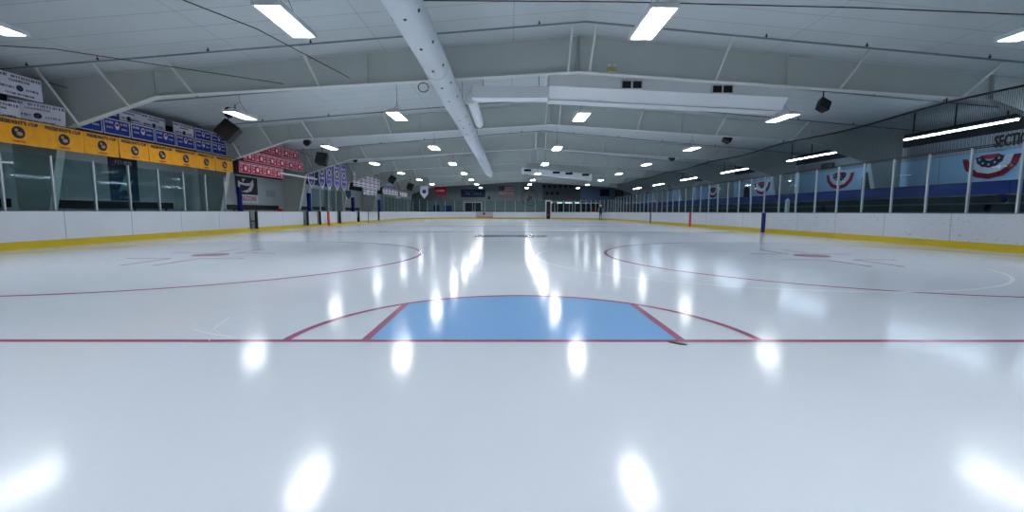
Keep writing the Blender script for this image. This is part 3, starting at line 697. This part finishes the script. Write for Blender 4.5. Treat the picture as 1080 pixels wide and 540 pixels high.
for k, (p, lb) in enumerate((((-12.6, 11.75, 4.42), 'white banner with a dark round emblem, topmost at the left edge'), ((-12.6, 11.15, 3.68), 'white banner half hidden behind the first yellow banner at the left edge'),
                 ((-12.7, 12.25, 3.84), 'white banner just above the second yellow banner, left of the nearest frame'), ((-13.2, 15.7, 4.47), 'white banner in the top row, left one of the pair right of the nearest frame'),
                 ((-13.2, 16.78, 4.45), 'white banner in the top row, right one of the pair right of the nearest frame'), ((-13.13, 18.2, 4.43), 'white banner left of the blue ones by the big black speaker'))):
    o = wb if k == 0 else dup(wb)
    hang(o, *p); o['label'] = lb
    if k == 0: o.scale = (1.08, 1, 1.0)
    if k == 2: o.rotation_euler = (0, .05, ROTL-.5)

# crimson rows between the second and third frame
def red(ink='whitecloth'):
    w, h = .98, .52
    t = empty('red_banner', (0, 0, 0), 0, 'x', 'banner', 'crimson championship banners in three rows')
    g = cloth(w, h, M['crimson']); border(g, w, h, M['pink'], .025); g.build('banner_cloth', None, t)
    g = MB(); g.disc(0, -.014, -.29, .1, .008, 12); g.build('emblem', M['whitecloth'], t)
    marks('REGION CHAMPS', .1, M['whitecloth'], t, (0, -.018, -.1), bold=.002)
    for s in (-1, 1):
        marks('20\n07' if s < 0 else '20\n08', .14, M['whitecloth'], t, (s*.3, -.018, -.3), bold=.002)
    return t
rb = red(); first = True
for row, (z, ys, rn) in enumerate(((3.27, [21.0+1.0*k for k in range(4)], 'bottom row'), (3.86, [21.4+1.0*k for k in range(6)], 'middle row'), (4.46, [21.9+1.0*k for k in range(5)], 'top row'))):
    for k, y in enumerate(ys):
        o = rb if first else dup(rb)
        first = False
        hang(o, -12.4, y, z); o['label'] = 'crimson banner, %s from the left in the %s of the red block' % (ORD[k], rn)
for z in (3.28, 3.87, 4.47):
    g = MB(); g.tube([(-12.42, 20.45, z), (-12.42, 27.9, z)], .01, 5)
    tag(g.build('banner_cable', M['black']), 'thin cable that carries the %s row of red banners' % {3.28: 'bottom', 3.87: 'middle', 4.47: 'top'}[z], 'cable')

# pennants
def pennant():
    w, h = .95, 1.95
    t = empty('pointed_pennant', (0, 0, 0), 0, 'x', 'pennant', 'purple pointed pennants')
    g = MB(); g.use(M['whitecloth']).prism([(-w/2, 0, 0), (w/2, 0, 0), (w/2, 0, -h+.4), (0, 0, -h), (-w/2, 0, -h+.4)], (0, .01, 0))
    e = .09; g.use(M['purple']).prism([(-w/2+e, -.001, -.06), (-w/2+e, -.001, -h+.4+.02), (0, -.001, -h+.14), (w/2-e, -.001, -h+.42), (w/2-e, -.001, -.06)], (0, -.006, 0)); g.build('pennant_cloth', None, t)
    marks('STATE', .24, M['whitecloth'], t, (0, -.012, -.35), sx=.9, bold=.004); g = MB(); g.disc(0, -.008, -.8, .26, .006, 16); em = g.build('emblem', M['whitecloth'], t)
    g = MB(); g.disc(0, -.015, -.8, .17, .006, 12); g.build('emblem_figure', M['navy'], em)
    marks('CHAMPS', .2, M['whitecloth'], t, (0, -.012, -1.25), sx=.85, bold=.004)
    marks('99', .22, M['whitecloth'], t, (0, -.012, -1.58), bold=.004)
    return t
pn = pennant()
for k, y in enumerate((28.75, 29.5, 30.7, 32.05, 33.4)):
    o = pn if k == 0 else dup(pn)
    hang(o, -12.4 if k else -12.75, y, 4.42); o['label'] = 'purple pointed pennant with white edge, %s' % ['first at the left, half behind the roof frame', 'second from the left', 'middle one of the five', 'second from the right', 'rightmost of the five'][k]
g = MB(); g.tube([(-12.42, 27.2, 4.43), (-12.42, 34.2, 4.45)], .01, 5); tag(g.build('banner_cable', M['black']), 'thin cable that carries the purple pennants', 'cable')

# far white banners on the left
wf = white(1.15, .56, 'crimson', 'small white banners far back on the left')
grid = [(2.98, [38.4, 39.6, 40.8]), (3.56, [36.0, 37.2, 38.4, 39.6, 40.8, 42.0]), (4.14, [36.0, 37.2, 38.4, 39.6, 40.8, 42.0])]
first = True
for row, (z, ys) in enumerate(grid):
    for k, y in enumerate(ys):
        o = wf if first else dup(wf); first = False
        hang(o, -12.4, y, z); o['label'] = 'white banner behind the purple pennants, %s from the left in the %s row' % (ORD[k], ['lowest', 'middle', 'top'][row])
for row, (z, ys) in enumerate(((2.98, [44.2, 45.4, 46.6, 47.8, 49.0]), (2.95, [51.0, 52.2, 53.4]))):
    for k, y in enumerate(ys):
        hang(dup(wf, None, None, 'pale banner over the far left glass, %s from the left in the %s set' % (ORD[k], ['nearer', 'farther'][row])), -12.4, y, z+.3)
for k, y in enumerate([44.4, 45.6, 46.8, 48.0]):
    hang(dup(bb, None, None, 'small blue banner above the pale ones far back on the left, %s from the left' % ORD[k]), -12.4, y, 3.85)
for z, y0, y1, nm in ((3.865, 43.6, 51.15, 'small blue banners far back'), (3.29, 43.6, 54.2, 'pale banners over the far left glass'), (4.15, 35.4, 43.55, 'top row of white banners behind the pennants')):
    g = MB(); g.tube([(-12.42, y0, z), (-12.42, y1, z)], .01, 5); tag(g.build('banner_cable', M['black']), 'thin cable that carries the '+nm, 'cable')
t = empty('pale_pennant', (-11.0, 57.5, 4.25), .3, 'pale pointed pennant hanging in the far left corner', 'pennant')
g = MB(); g.prism([(-.5, 0, 0), (.5, 0, 0), (.5, 0, -1.0), (0, 0, -1.6), (-.5, 0, -1.0)], (0, .01, 0)); g.build('pennant_cloth', M['whitecloth'], t)
g = MB(); g.disc(0, -.001, -.7, .25, .006, 14); g.build('emblem', M['royal'], t)
g = MB(); g.tube([(0, 0, 0), (0, 0, roofz(-11)-4.25)], .01, 5); g.build('hanger', M['darkgrey'], t)
t = empty('red_banner', (-9.3, 60.0, 4.3), 0, 'large dark red banner in the far left corner above the glass', 'banner'); g = MB(); g.tube([(0, .02, -.02), (0, .02, roofz(-9.3)-4.3)], .01, 5); g.build('hanger', M['darkgrey'], t); cloth(1.5, 1.1, M['crimson']).build('banner_cloth', None, t); marks('HOCKEY', .3, M['whitecloth'], t, (0, -.02, -.5))

# banners and signs on the left wall
t = empty('teal_wall_banner', (XL+.02, 16.95, 2.98), ROTL, 'tall teal and navy banner on the left wall behind the glass', 'banner')
g = cloth(1.25, 1.62, M['teal'], amp=.0); g.build('banner_cloth', None, t)
g = MB(); g.box(-.62, .62, -.02, -.002, -.42, 0); g.build('header', M['navy'], t)
g = MB(); g.prism([(-.3, -.01, -1.3), (-.1, -.01, -.9), (.05, -.01, -.6), (.12, -.01, -.95), (.4, -.01, -.8), (.2, -.01, -1.15), (.3, -.01, -1.45), (0, -.01, -1.2)], (0, -.008, 0)); g.build('emblem', mat('pale_teal_print', (110, 170, 176), .7), t)
marks('FLYERS', .2, M['greycloth'], t, (0, -.03, -.2)); marks('HOCKEY', .16, M['greycloth'], t, (0, -.02, -1.48))
t = empty('falcon_sign', (XL+.02, 24.78, 2.85), ROTL, 'black and white falcon sign reading FALCONS on the left wall', 'sign')
g = MB(); g.box(-.98, .98, -.03, 0, -.95, 0); g.build('black_panel', M['black'], t)
g = MB(); g.box(-.98, .98, -.03, 0, -1.42, -.951); g.build('name_panel', M['whitecloth'], t)
g = MB(); g.prism([(-.7, -.03, -.3), (-.2, -.03, -.35), (.3, -.03, -.3), (.55, -.03, -.08), (.6, -.03, -.4), (.35, -.03, -.75), (-.1, -.03, -.85), (-.6, -.03, -.8), (.0, -.03, -.68), (.3, -.03, -.45), (-.1, -.03, -.48), (-.7, -.03, -.42)], (0, -.008, 0)); g.build('falcon_shape', M['whitecloth'], t)
g = MB(); g.prism([(-.5, -.03, -.12), (-.2, -.03, -.1), (-.4, -.03, -.3)], (0, -.008, 0)); g.build('beak', M['whitecloth'], t)
lettering('FALCONS', .36, M['crimson'], t, (0, -.034, -1.18), sx=1.05, bold=.004)
g = MB(); g.box(-.5, .5, -.02, 0, -.2, .2); t = g.build('notice_sheet', mat('grey_notice', (150, 160, 170), .6)); tag(t, 'small pale notice on the left wall right of the falcon sign', 'notice'); hang(t, XL+.025, 27.2, 2.05)
t = empty('dark_green_banner', (-12.6, 34.75, 2.6), 0, 'dark green pointed banner just behind the rightmost purple pennant', 'banner')
g = MB(); g.prism([(-.2, 0, 0), (.2, 0, 0), (.22, 0, -.4), (0, 0, -.68), (-.14, 0, -.45)], (0, .01, 0)); g.build('banner_cloth', M['teal'], t)
g = MB(); g.tube([(0, .01, 0), (0, .01, roofz(-12.6)-2.6)], .008, 5); g.build('hanger', M['darkgrey'], t)

# black wall rails and benches on the left side
for k, (y0, y1, lb) in enumerate(((13.9, 19.2, 'black wall rail behind the near glass, left of the second frame'), (21.2, 27.9, 'black wall rail below the falcon sign'), (28.9, 34.9, 'black wall rail behind the purple pennants'), (36.5, 43.0, 'black wall rail below the far white banners'), (11.0, 13.0, 'short black wall rail at the left edge'))):
    t = empty('wall_rail', (XL, y0, 0), 0, lb, 'rail', 'black rails along the left wall')
    g = MB(); g.box(.02, .1, 0, y1-y0, 1.08, 1.33); g.build('rail_board', M['black'], t)
    for i in range(4):
        y = .3+(y1-y0-.6)*i/3; g = MB(); g.box(.001, .02, y-.03, y+.03, .9, 1.35); g.build('bracket', M['darkgrey'], t)
for y0, y1, lb in ((22.3, 26.6, 'long players bench behind the left boards, nearest one'), (32.9, 41.8, 'long players bench behind the far left boards')):
    t = empty('players_bench', (-13.35, y0, 0), 0, lb, 'bench', 'players benches')
    g = MB(); g.box(-.18, .18, 0, y1-y0, .45, .5); g.build('seat', M['bench'], t)
    for i in range(4):
        y = .2+(y1-y0-.4)*i/3; g = MB(); g.box(-.15, .15, y-.03, y+.03, -.03, .45); g.build('leg', M['darkgrey'], t)
g = MB(); g.use(M['red']).box(-.2, .2, -.25, .25, 0, .9); g.use(M['whitecloth']).box(-.21, .21, -.26, .26, .9, .96); g.use(M['red']).box(-.12, .12, -.12, .12, .96, 1.16)
o = g.build('drink_cooler_stand'); o.location = (-13.9, 26.9, -.03); tag(o, 'red cooler stand by the left wall right of the falcon sign', 'cooler')

# ------------------------------------------------------------------ speakers
def speaker(name, loc, label, size=.5, tilt=.6, rz=0):
    t = empty(name, loc, rz, label, 'speaker', 'black loudspeakers under the roof')
    a = size/2
    g = MB(); g.hexa([(-a, -a*.7, -a), (a, -a*.7, -a), (a*.75, a*.7, -a), (-a*.75, a*.7, -a)], [(-a, -a*.7, a), (a, -a*.7, a), (a*.75, a*.7, a), (-a*.75, a*.7, a)])
    b = g.build('cabinet', M['black'], t); b.rotation_euler = (-.35, tilt, 0)
    g = MB(); g.box(-a*.9, a*.9, -a*.76, -a*.7, -a*.9, a*.9); g.build('grille', mat('speaker_grille', (34, 30, 28), .9), b)
    g = MB(); top = roofz(loc[0])-loc[2]-.01; g.tube([(0, 0, a*.7), (0, 0, max(a*1.2, top))], .02, 6); g.build('hanger', M['darkgrey'], t)
    return t
def horn(loc, label, s=.2):
    t = empty('horn_speaker', loc, 0, label, 'speaker', 'small black horns under the roof')
    g = MB(); g.tube([(0, -.3*s/.2, -.05), (0, -.05, 0), (0, .2, .02)], [s, s*.6, s*.35], 12); g.build('horn', M['black'], t)
    g = MB(); g.tube([(0, .1, 0), (0, .1, roofz(loc[0])-loc[2]-.01)], .018, 6); g.build('bracket', M['darkgrey'], t)
speaker('loudspeaker', (-10.9, 17.5, 4.02), 'biggest black speaker, tilted above the last yellow banners', .66, .62)
speaker('loudspeaker', (-10.95, 26.2, 4.0), 'black square speaker on the left, right of the red banners', .64, .1)
speaker('loudspeaker', (-10.9, 41.5, 3.9), 'black speaker on the left, above the pale far banners', .6, .5)
speaker('loudspeaker', (-11.0, 49.5, 3.7), 'black speaker farthest back on the left', .7, .3)
horn((-10.3, 16.9, 4.6), 'black horn just above the biggest speaker', .2)
horn((-10.25, 22.95, 4.47), 'small black horn left of the second far-left light', .18)
horn((-9.9, 28.9, 4.3), 'small black horn under the third frame on the left', .16)
speaker('loudspeaker', (10.35, 15.1, 4.55), 'black speaker under the roof right of the crosswise duct', .36, .5)
speaker('loudspeaker', (10.6, 22.1, 4.6), 'small black speaker on the right behind the second frame', .4, .5)
speaker('loudspeaker', (10.6, 29.4, 4.6), 'tiny black speaker on the right behind the third frame', .4, .5)
# emergency light on the near frame
t = empty('emergency_light', (2.78, 12.93, 4.92), 0, 'yellowish twin-head emergency light on the nearest roof frame', 'emergency light')
g = MB(); g.box(-.12, .12, -.05, .05, 0, .12); g.build('case', M['beige'], t)
for s in (-1, 1):
    g = MB(); g.tube([(s*.08, -.06, .17), (s*.08, .02, .17)], [.045, .03], 12); g.box(s*.08-.01, s*.08+.01, -.01, .01, .12, .15); g.build('lamp_head', M['white_metal'], t)
# coiled cable on the near frame left of the duct
g = MB(); pts = [(-2.55+.15*math.cos(a*.7), 13.0+.01*a*.2, 4.5+.13*math.sin(a*.7)) for a in range(20)]; g.tube(pts, .012, 5)
tag(g.build('coiled_cable', M['black']), 'black coiled cable hanging at the nearest frame left of the round duct', 'cable')

# ------------------------------------------------------------------ right side: bleachers, bunting, letters
BY = [7.2+7.62*k for k in range(7)]
def bleacher():
    t = empty('bleacher', (0, 0, 0), 0, 'x', 'bleacher', 'grey bleachers behind the right glass')
    n = 7.4
    for i in range(5):
        x = .0+i*.54; z = .38+i*.3
        g = MB(); g.box(x, x+.28, 0, n, z, z+.045); g.build('seat_plank', M['bench'], t)
        if i: g = MB(); g.box(x-.26, x-.03, 0, n, z-.3, z-.26); g.build('foot_plank', M['bench'], t)
        g = MB(); g.box(x+.1, x+.13, 0, n, z-.3, z-.001); g.build('riser', M['riser'], t)
    for y in (.1, n/3, 2*n/3, n-.1):
        g = MB(); g.bar((0.25, y, .10), (2.4, y, 1.3), .05, .06)
        for i in range(5): g.box(.15+i*.54, .2+i*.54, y-.02, y+.02, -.03, .37+i*.3)
        g.build('support_frame', M['darkgrey'], t)
    return t
bl = bleacher()
for k, y in enumerate(BY):
    o = bl if k == 0 else dup(bl)
    o.location = (14.1, y, 0); o['label'] = 'grey five-row bleacher behind the right glass, %s section from the near end' % ORD[k]
for k, y in enumerate(BY):
    t = empty('back_guard', (16.62, y, 0), 0, 'navy blue panel behind the top bleacher row, %s section from the near end' % ORD[k], 'panel', 'blue panels behind the bleachers')
    g = MB(); g.box(0, .04, 0, 7.6, .75, 2.06); g.build('panel_sheet', M['bluepanel'], t)
    g = MB(); g.box(-.01, .05, 0, 7.6, 2.06, 2.09); g.build('top_rail', M['navy'], t)
    for yy in (.2, 3.8, 7.4):
        g = MB(); g.box(.045, .1, yy-.03, yy+.03, -.03, 2.0); g.build('upright', M['darkgrey'], t)
def bunting():
    t = empty('bunting', (0, 0, 0), 0, 'x', 'bunting', 'red, white and blue fan buntings on the right wall')
    for nm, m, r0, r1, y in (('red_fold', 'darkred', .78, 1.02, 0), ('white_fold', 'whitecloth', .5, .78, -.01), ('blue_fold', 'navy', .2, .5, -.02)):
        g = MB(); n = 36; vs = []
        for i in range(n+1):
            a = PI+PI*i/n; d = y-.02*(i % 2)
            for yy in (d, d+.012):
                for r in (r0, r1+.015*math.cos(i*PI/3)): vs.append((r*math.cos(a), yy, .82*r*math.sin(a)))
        fs = []
        for i in range(n):
            a = 4*i; b = a+4; fs += [(a, a+1, b+1, b), (a+2, b+2, b+3, a+3), (a+1, a+3, b+3, b+1), (a, b, b+2, a+2)]
        fs += [(0, 2, 3, 1), (4*n, 4*n+1, 4*n+3, 4*n+2)]
        g.add(vs, fs); g.build(nm, M[m], t)
    g = MB(); g.prism([(-.45, -.02, -.02), (-.3, -.02, .08), (.3, -.02, .08), (.45, -.02, -.02), (0, -.02, -.1)], (0, .02, 0)); g.build('knot', M['crimson'], t)
    g = MB()
    for i in range(5):
        a = PI+PI*(i+.5)/5; cx, cz = .36*math.cos(a), .82*.36*math.sin(a)
        g.prism([(cx+(.055 if j % 2 == 0 else .022)*math.cos(PI/2+j*PI/5), -.045, cz+(.055 if j % 2 == 0 else .022)*math.sin(PI/2+j*PI/5)) for j in range(10)], (0, -.006, 0))
    g.build('star', M['whitecloth'], t)
    return t
bu = bunting()
for k, y in enumerate((17.05, 24.75, 32.3, 40.0)):
    o = bu if k == 0 else dup(bu)
    o.location = (XR-.013, y, 3.14); o.rotation_euler = (0, 0, -PI/2); o['label'] = 'red, white and blue bunting on the right wall, %s' % ['nearest, below the section lettering', 'second from the right edge', 'third from the right edge', 'farthest and smallest'][k]
t = empty('section_letters', (XR-.09, 16.2, 3.63), -PI/2, 'dark letters SECTION on the grey fascia at the right edge', 'lettering sign')
lettering('SECTION', .6, M['black'], t, (0, -.01, 0), depth=.02, bold=.012, sx=.56)
t = empty('section_letters', (XR-.09, 25.6, 3.62), -PI/2, 'dark letters VISITOR on the grey fascia above the second bunting', 'lettering sign')
lettering('VISITOR', .5, M['black'], t, (0, -.01, 0), depth=.02, sx=.62, bold=.01)
for y, lb in ((22.75, 'dark olive arched panel on the right wall right of the second bunting'), (34.3, 'dark olive arched panel on the right wall between the third and farthest bunting')):
    g = MB(); pts = [(-.36, 0, 1.9), (.36, 0, 1.9)] + [(.36*math.cos(a), 0, 2.7+.36*math.sin(a)) for a in [PI*i/12 for i in range(13)]]
    g.prism(pts, (0, -.06, 0)); o = g.build('arched_panel', M['olive']); o.location = (XR-.01, y, 0); o.rotation_euler = (0, 0, -PI/2); tag(o, lb, 'wall panel', 'arched wall panels')
# black truss-like projector hood near the second strip
# white folding chair-like object standing behind right glass
t = empty('white_stand', (13.35, 21.4, -.03), 0, 'narrow white stand with two legs behind the right glass, near the blue line mark', 'stand')
g = MB(); g.tube([(0, 0, .95), (0, 0, 1.62)], [.11, .10], 14); g.build('body', M['white_metal'], t)
g = MB(); g.tube([(0, 0, 1.62), (0, 0, 1.68)], [.06, .05], 12); g.build('cap', M['white_metal'], t)
for s in (-1, 1):
    g = MB(); g.bar((s*.08, s*.08, .98), (s*.12, s*.16, 0), .05, .05, (1, 0, 0)); g.build('leg', M['white_metal'], t)

# ------------------------------------------------------------------ far end
t = empty('american_flag', (-.45, YF-.03, 4.78), 0, 'stars and stripes flag hanging on the far wall', 'flag')
g = MB(); w_, h_ = 2.36, 1.36
for i in range(13):
    g.use(M['crimson'] if i % 2 == 0 else M['whitecloth']).box(-w_/2 + (0 if i > 6 else w_*.38), w_/2, -.02, 0, -h_*(i+1)/13, -h_*i/13)
g.use(M['navy']).box(-w_/2, -w_/2+w_*.38, -.022, 0, -h_*7/13, 0)
g.use(M['whitecloth'])
for r in range(5):
    for c in range(6): g.disc(-w_/2+w_*.38*(c+.5)/6, -.022, -h_*7/13*(r+.5)/5, .03, .004, 5)
g.build('flag_cloth', None, t)
t = empty('blue_end_banner', (-5.42, YF-.03, 4.28), 0, 'wide dark blue banner on the far wall above the double doors', 'banner')
g = cloth(3.6, 1.15, mat('deep_blue_print', (24, 46, 84), .7, 0, .3, 2), amp=.0); g.build('banner_cloth', None, t)
marks('ICE ARENA', .42, mat('pale_blue_print', (110, 140, 170), .7), t, (.1, -.02, -.62)); marks('WELCOME TO THE', .2, M['greycloth'], t, (-.5, -.02, -.28))
t = empty('round_emblem', (3.0, YF-.02, 3.1), 0, 'large faint round emblem painted on the far wall', 'emblem')
def vring(g, r0, r1, d=.01, n=48, a0=0, a1=2*PI):
    vs = []
    for i in range(n+1):
        a = a0+(a1-a0)*i/n
        for r in (r0, r1):
            for y in (0, -d): vs.append((r*math.cos(a), y, r*math.sin(a)))
    g.add(vs, [q for i in range(n) for q in ((4*i+1, 4*i+3, 4*i+7, 4*i+5), (4*i+2, 4*i+6, 4*i+7, 4*i+3), (4*i, 4*i+1, 4*i+5, 4*i+4))])
emb = mat('emblem_dark_teal', (70, 92, 100), .7)
g = MB(); vring(g, 1.12, 1.24); vring(g, .78, .84); g.build('outer_ring', emb, t)
g = MB(); g.prism([(-.45, 0, -.5), (-.2, 0, .1), (0, 0, .55), (.15, 0, .15), (.5, 0, .3), (.35, 0, -.2), (.5, 0, -.5), (.1, 0, -.3), (-.1, 0, -.6)], (0, -.012, 0)); g.build('figure', emb, t)
for row, (z, xs) in enumerate(((4.72, [5.15, 5.95, 6.75, 7.55, 8.35, 9.1]), (3.72, [5.6, 6.35, 7.15]))):
    for k, x in enumerate(xs):
        g = MB(); g.use(M['black']).box(-.2, .2, -.03, 0, -.2, .2).box(-.28, -.2, -.025, 0, .02, .2).box(.2, .28, -.025, 0, .02, .2)
        o = g.build('jersey_plaque'); o.location = (x, YF-.13, z); tag(o, 'dark square plaque on the far wall, %s from the left in the %s row' % (ORD[k], ['upper', 'lower'][row]), 'plaque', 'dark plaques on the far wall')
# double doors behind the far glass
t = empty('double_door', (-5.5, YF-.01, -.03), 0, 'dark double doors in a white frame behind the far glass', 'door')
for s in (-1, 1):
    g = MB(); g.box(min(s*.03, s*1.25), max(s*.03, s*1.25), -.05, 0, 0, 2.35); d_ = g.build('door_leaf', M['black'], t)
    g = MB(); g.box(s*.14-.02, s*.14+.02, -.1, -.05, .95, 1.15); g.build('handle', M['alu'], d_)
g = MB(); g.box(-1.4, -1.25, -.08, 0, 0, 2.5); g.box(1.25, 1.4, -.08, 0, 0, 2.5); g.box(-1.25, 1.25, -.08, 0, 2.35, 2.5); g.box(-.03, .03, -.07, 0, 0, 2.35); g.build('door_frame', M['white_metal'], t)
# lobby windows right of the doorway
for k in range(6):
    x = 6.1+1.33*k
    t = empty('lobby_window', (x, YF-.01, .9), 0, 'dark lobby window with a bright strip at its top, %s right of the black doorway' % ORD[k], 'window', 'lobby windows in the far wall')
    g = MB(); g.box(-.6, .6, -.04, 0, 0, 1.55); g.build('pane', M['darkgrey'] if k in (2, 3) else M['black'], t)
    g = MB(); g.box(-.66, -.6, -.08, 0, -.05, 1.65); g.box(.6, .66, -.08, 0, -.05, 1.65); g.box(-.6, .6, -.08, 0, 1.55, 1.65); g.box(-.6, .6, -.08, 0, -.05, 0); g.build('window_frame', M['alu'], t)
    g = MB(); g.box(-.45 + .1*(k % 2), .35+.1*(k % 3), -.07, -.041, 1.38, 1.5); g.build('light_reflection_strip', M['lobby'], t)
for x, w_, z, lb in ((14.2, 1.4, 3.95, 'black banner high on the far right wall, left one'), (16.4, 1.2, 3.9, 'navy banner high on the far right wall, right one')):
    t = empty('dark_end_banner', (x, YF-.11, z+.35), 0, lb, 'banner', 'dark banners far right'); cloth(w_, .95, M['navy'], amp=0).build('banner_cloth', None, t)
g = MB(); g.prism([(-.15, 0, .0), (.15, 0, 0), (.32, 0, .2), (0, 0, .34), (-.32, 0, .2)], (0, -.05, 0)); o = g.build('red_sign', M['red']); o.location = (8.95, YF-.13, 2.68); tag(o, 'small red sign above the lobby windows', 'sign')
t = empty('drinks_machine', (12.0, 65.6, -.03), 0, 'black drinks machine with a pale top and red front behind the far right glass', 'vending machine')
g = MB(); g.box(-.5, .5, -.4, .4, 0, 2.05); g.build('cabinet', M['black'], t)
g = MB(); g.disc(0, -.4, 1.75, .24, .02, 12, .22); g.build('pale_print', M['bench'], t)
g = MB(); g.box(-.1, .42, -.42, -.401, .9, 1.5); g.build('red_front', M['crimson'], t)
for x, z, w_, h_, m, lb in ((-9.2, 1.3, 1.1, 1.1, 'bluepanel', 'navy poster low on the far wall left'), (-10.9, 1.25, .8, 1.3, 'teal', 'dark teal poster low on the far wall, at the left corner')):
    g = MB(); g.use(M[m]).box(-w_/2, w_/2, -.03, 0, -h_/2, h_/2); g.use(M['darkgrey']).box(-w_/2-.04, w_/2+.04, -.02, -.001, -h_/2-.04, h_/2+.04); o = g.build('wall_poster'); o.location = (x, YF-.002, z); tag(o, lb, 'poster')
g = MB(); g.box(XL+1, 4.8, YF-.1, YF-.002, .85, 1.08); tag(g.build('end_wall_rail', M['black']), 'dark rail along the foot of the far wall seen through the glass', 'rail')
for x, z, lb in ((-3.05, 3.05, 'small black box speaker on the far wall right of the double doors'),):
    g = MB(); g.box(-.18, .18, -.3, 0, -.2, .2); g.box(-.04, .04, -.05, 0, -.35, .3); o = g.build('wall_speaker', M['black']); o.location = (x, YF-.002, z); tag(o, lb, 'speaker')

# ------------------------------------------------------------------ person in the corner gate
def person(loc, rz):
    t = empty('person', loc, rz, 'person in dark clothes and white helmet standing on the ice in the far right corner', 'person')
    J = []; Ed = []; Rd = []
    def v(p, r): J.append(p); Rd.append(r); return len(J)-1
    def e(a, b): Ed.append((a, b))
    pel = v((0, 0, 1.0), (.15, .11)); wa = v((0, 0, 1.15), (.14, .1)); ch = v((0, 0, 1.38), (.17, .12)); nk = v((0, 0, 1.53), (.06, .06)); hd0 = v((0, -.01, 1.62), (.075, .085)); hd = v((0, -.015, 1.74), (.085, .1)); tp = v((0, -.01, 1.81), (.05, .06))
    for a, b in ((pel, wa), (wa, ch), (ch, nk), (nk, hd0), (hd0, hd), (hd, tp)): e(a, b)
    for s in (-1, 1):
        hp = v((s*.09, 0, .93), (.09, .09)); kn = v((s*.1, -.02, .52), (.06, .06)); an = v((s*.11, .01, .1), (.04, .04)); ft = v((s*.12, -.15, .05), (.04, .03))
        for a, b in ((pel, hp), (hp, kn), (kn, an), (an, ft)): e(a, b)
        sh = v((s*.2, 0, 1.43), (.06, .06)); el = v((s*.29, .03, 1.16), (.045, .045)); wr = v((s*.25, -.14, 1.0), (.028, .028)); pa = v((s*.24, -.2, .97), (.035, .02))
        for a, b in ((ch, sh), (sh, el), (el, wr), (wr, pa)): e(a, b)
        for i, (dx, ln) in enumerate(((-.03, .07), (-.01, .085), (.01, .08), (.03, .065))):
            k1 = v((s*.24+dx, -.24, .955), (.009, .009)); k2 = v((s*.24+dx, -.24-ln*.7, .93), (.008, .008)); e(pa, k1); e(k1, k2)
        t1 = v((s*.24-s*.05, -.2, .96), (.01, .01)); e(pa, t1)
    me = bpy.data.meshes.new('body'); me.from_pydata(J, Ed, []); me.materials.append(M['navy'])
    b = bpy.data.objects.new('body', me); C.objects.link(b); b.parent = t
    m = b.modifiers.new('skin', 'SKIN'); m.use_smooth_shade = True
    for i, r in enumerate(Rd): me.skin_vertices[0].data[i].radius = r
    me.skin_vertices[0].data[0].use_root = True
    sb = b.modifiers.new('sub', 'SUBSURF'); sb.levels = 1; sb.render_levels = 1
    # face, sleeves, helmet, skates
    g = MB(); g.tube([(0, -.06, 1.63), (0, -.09, 1.68), (0, -.1, 1.73), (0, -.08, 1.78)], [.05, .065, .066, .05], 12); g.tube([(0, -.155, 1.70), (0, -.18, 1.685), (0, -.16, 1.67)], [.008, .014, .01], 6); f_ = g.build('face', M['skin'], t, smooth=True)
    g = MB(); g.box(-.035, -.018, -.172, -.16, 1.715, 1.725); g.box(.018, .035, -.172, -.16, 1.715, 1.725); g.build('eye', M['black'], f_)
    g = MB(); g.tube([(0, -.02, 1.72), (0, -.02, 1.78), (0, -.015, 1.85), (0, -.01, 1.88)], [.125, .135, .1, .03], 16); g.build('helmet', M['white_metal'], t, smooth=True)
    for s in (-1, 1):
        g = MB(); g.tube([(s*.2, 0, 1.45), (s*.25, .01, 1.3), (s*.3, .03, 1.16), (s*.26, -.12, 1.01)], [.08, .075, .065, .045], 12); g.build('sleeve', M['greycloth'], t, smooth=True)
        g = MB(); g.box(s*.12-.045, s*.12+.045, -.2, .08, .03, .12); g.box(s*.12-.006, s*.12+.006, -.2, .1, 0, .03); g.build('skate', M['black'], t)
    return t
pc = P(sc)
person((pc[0]-.42, pc[1]-.25, .0), -.35)
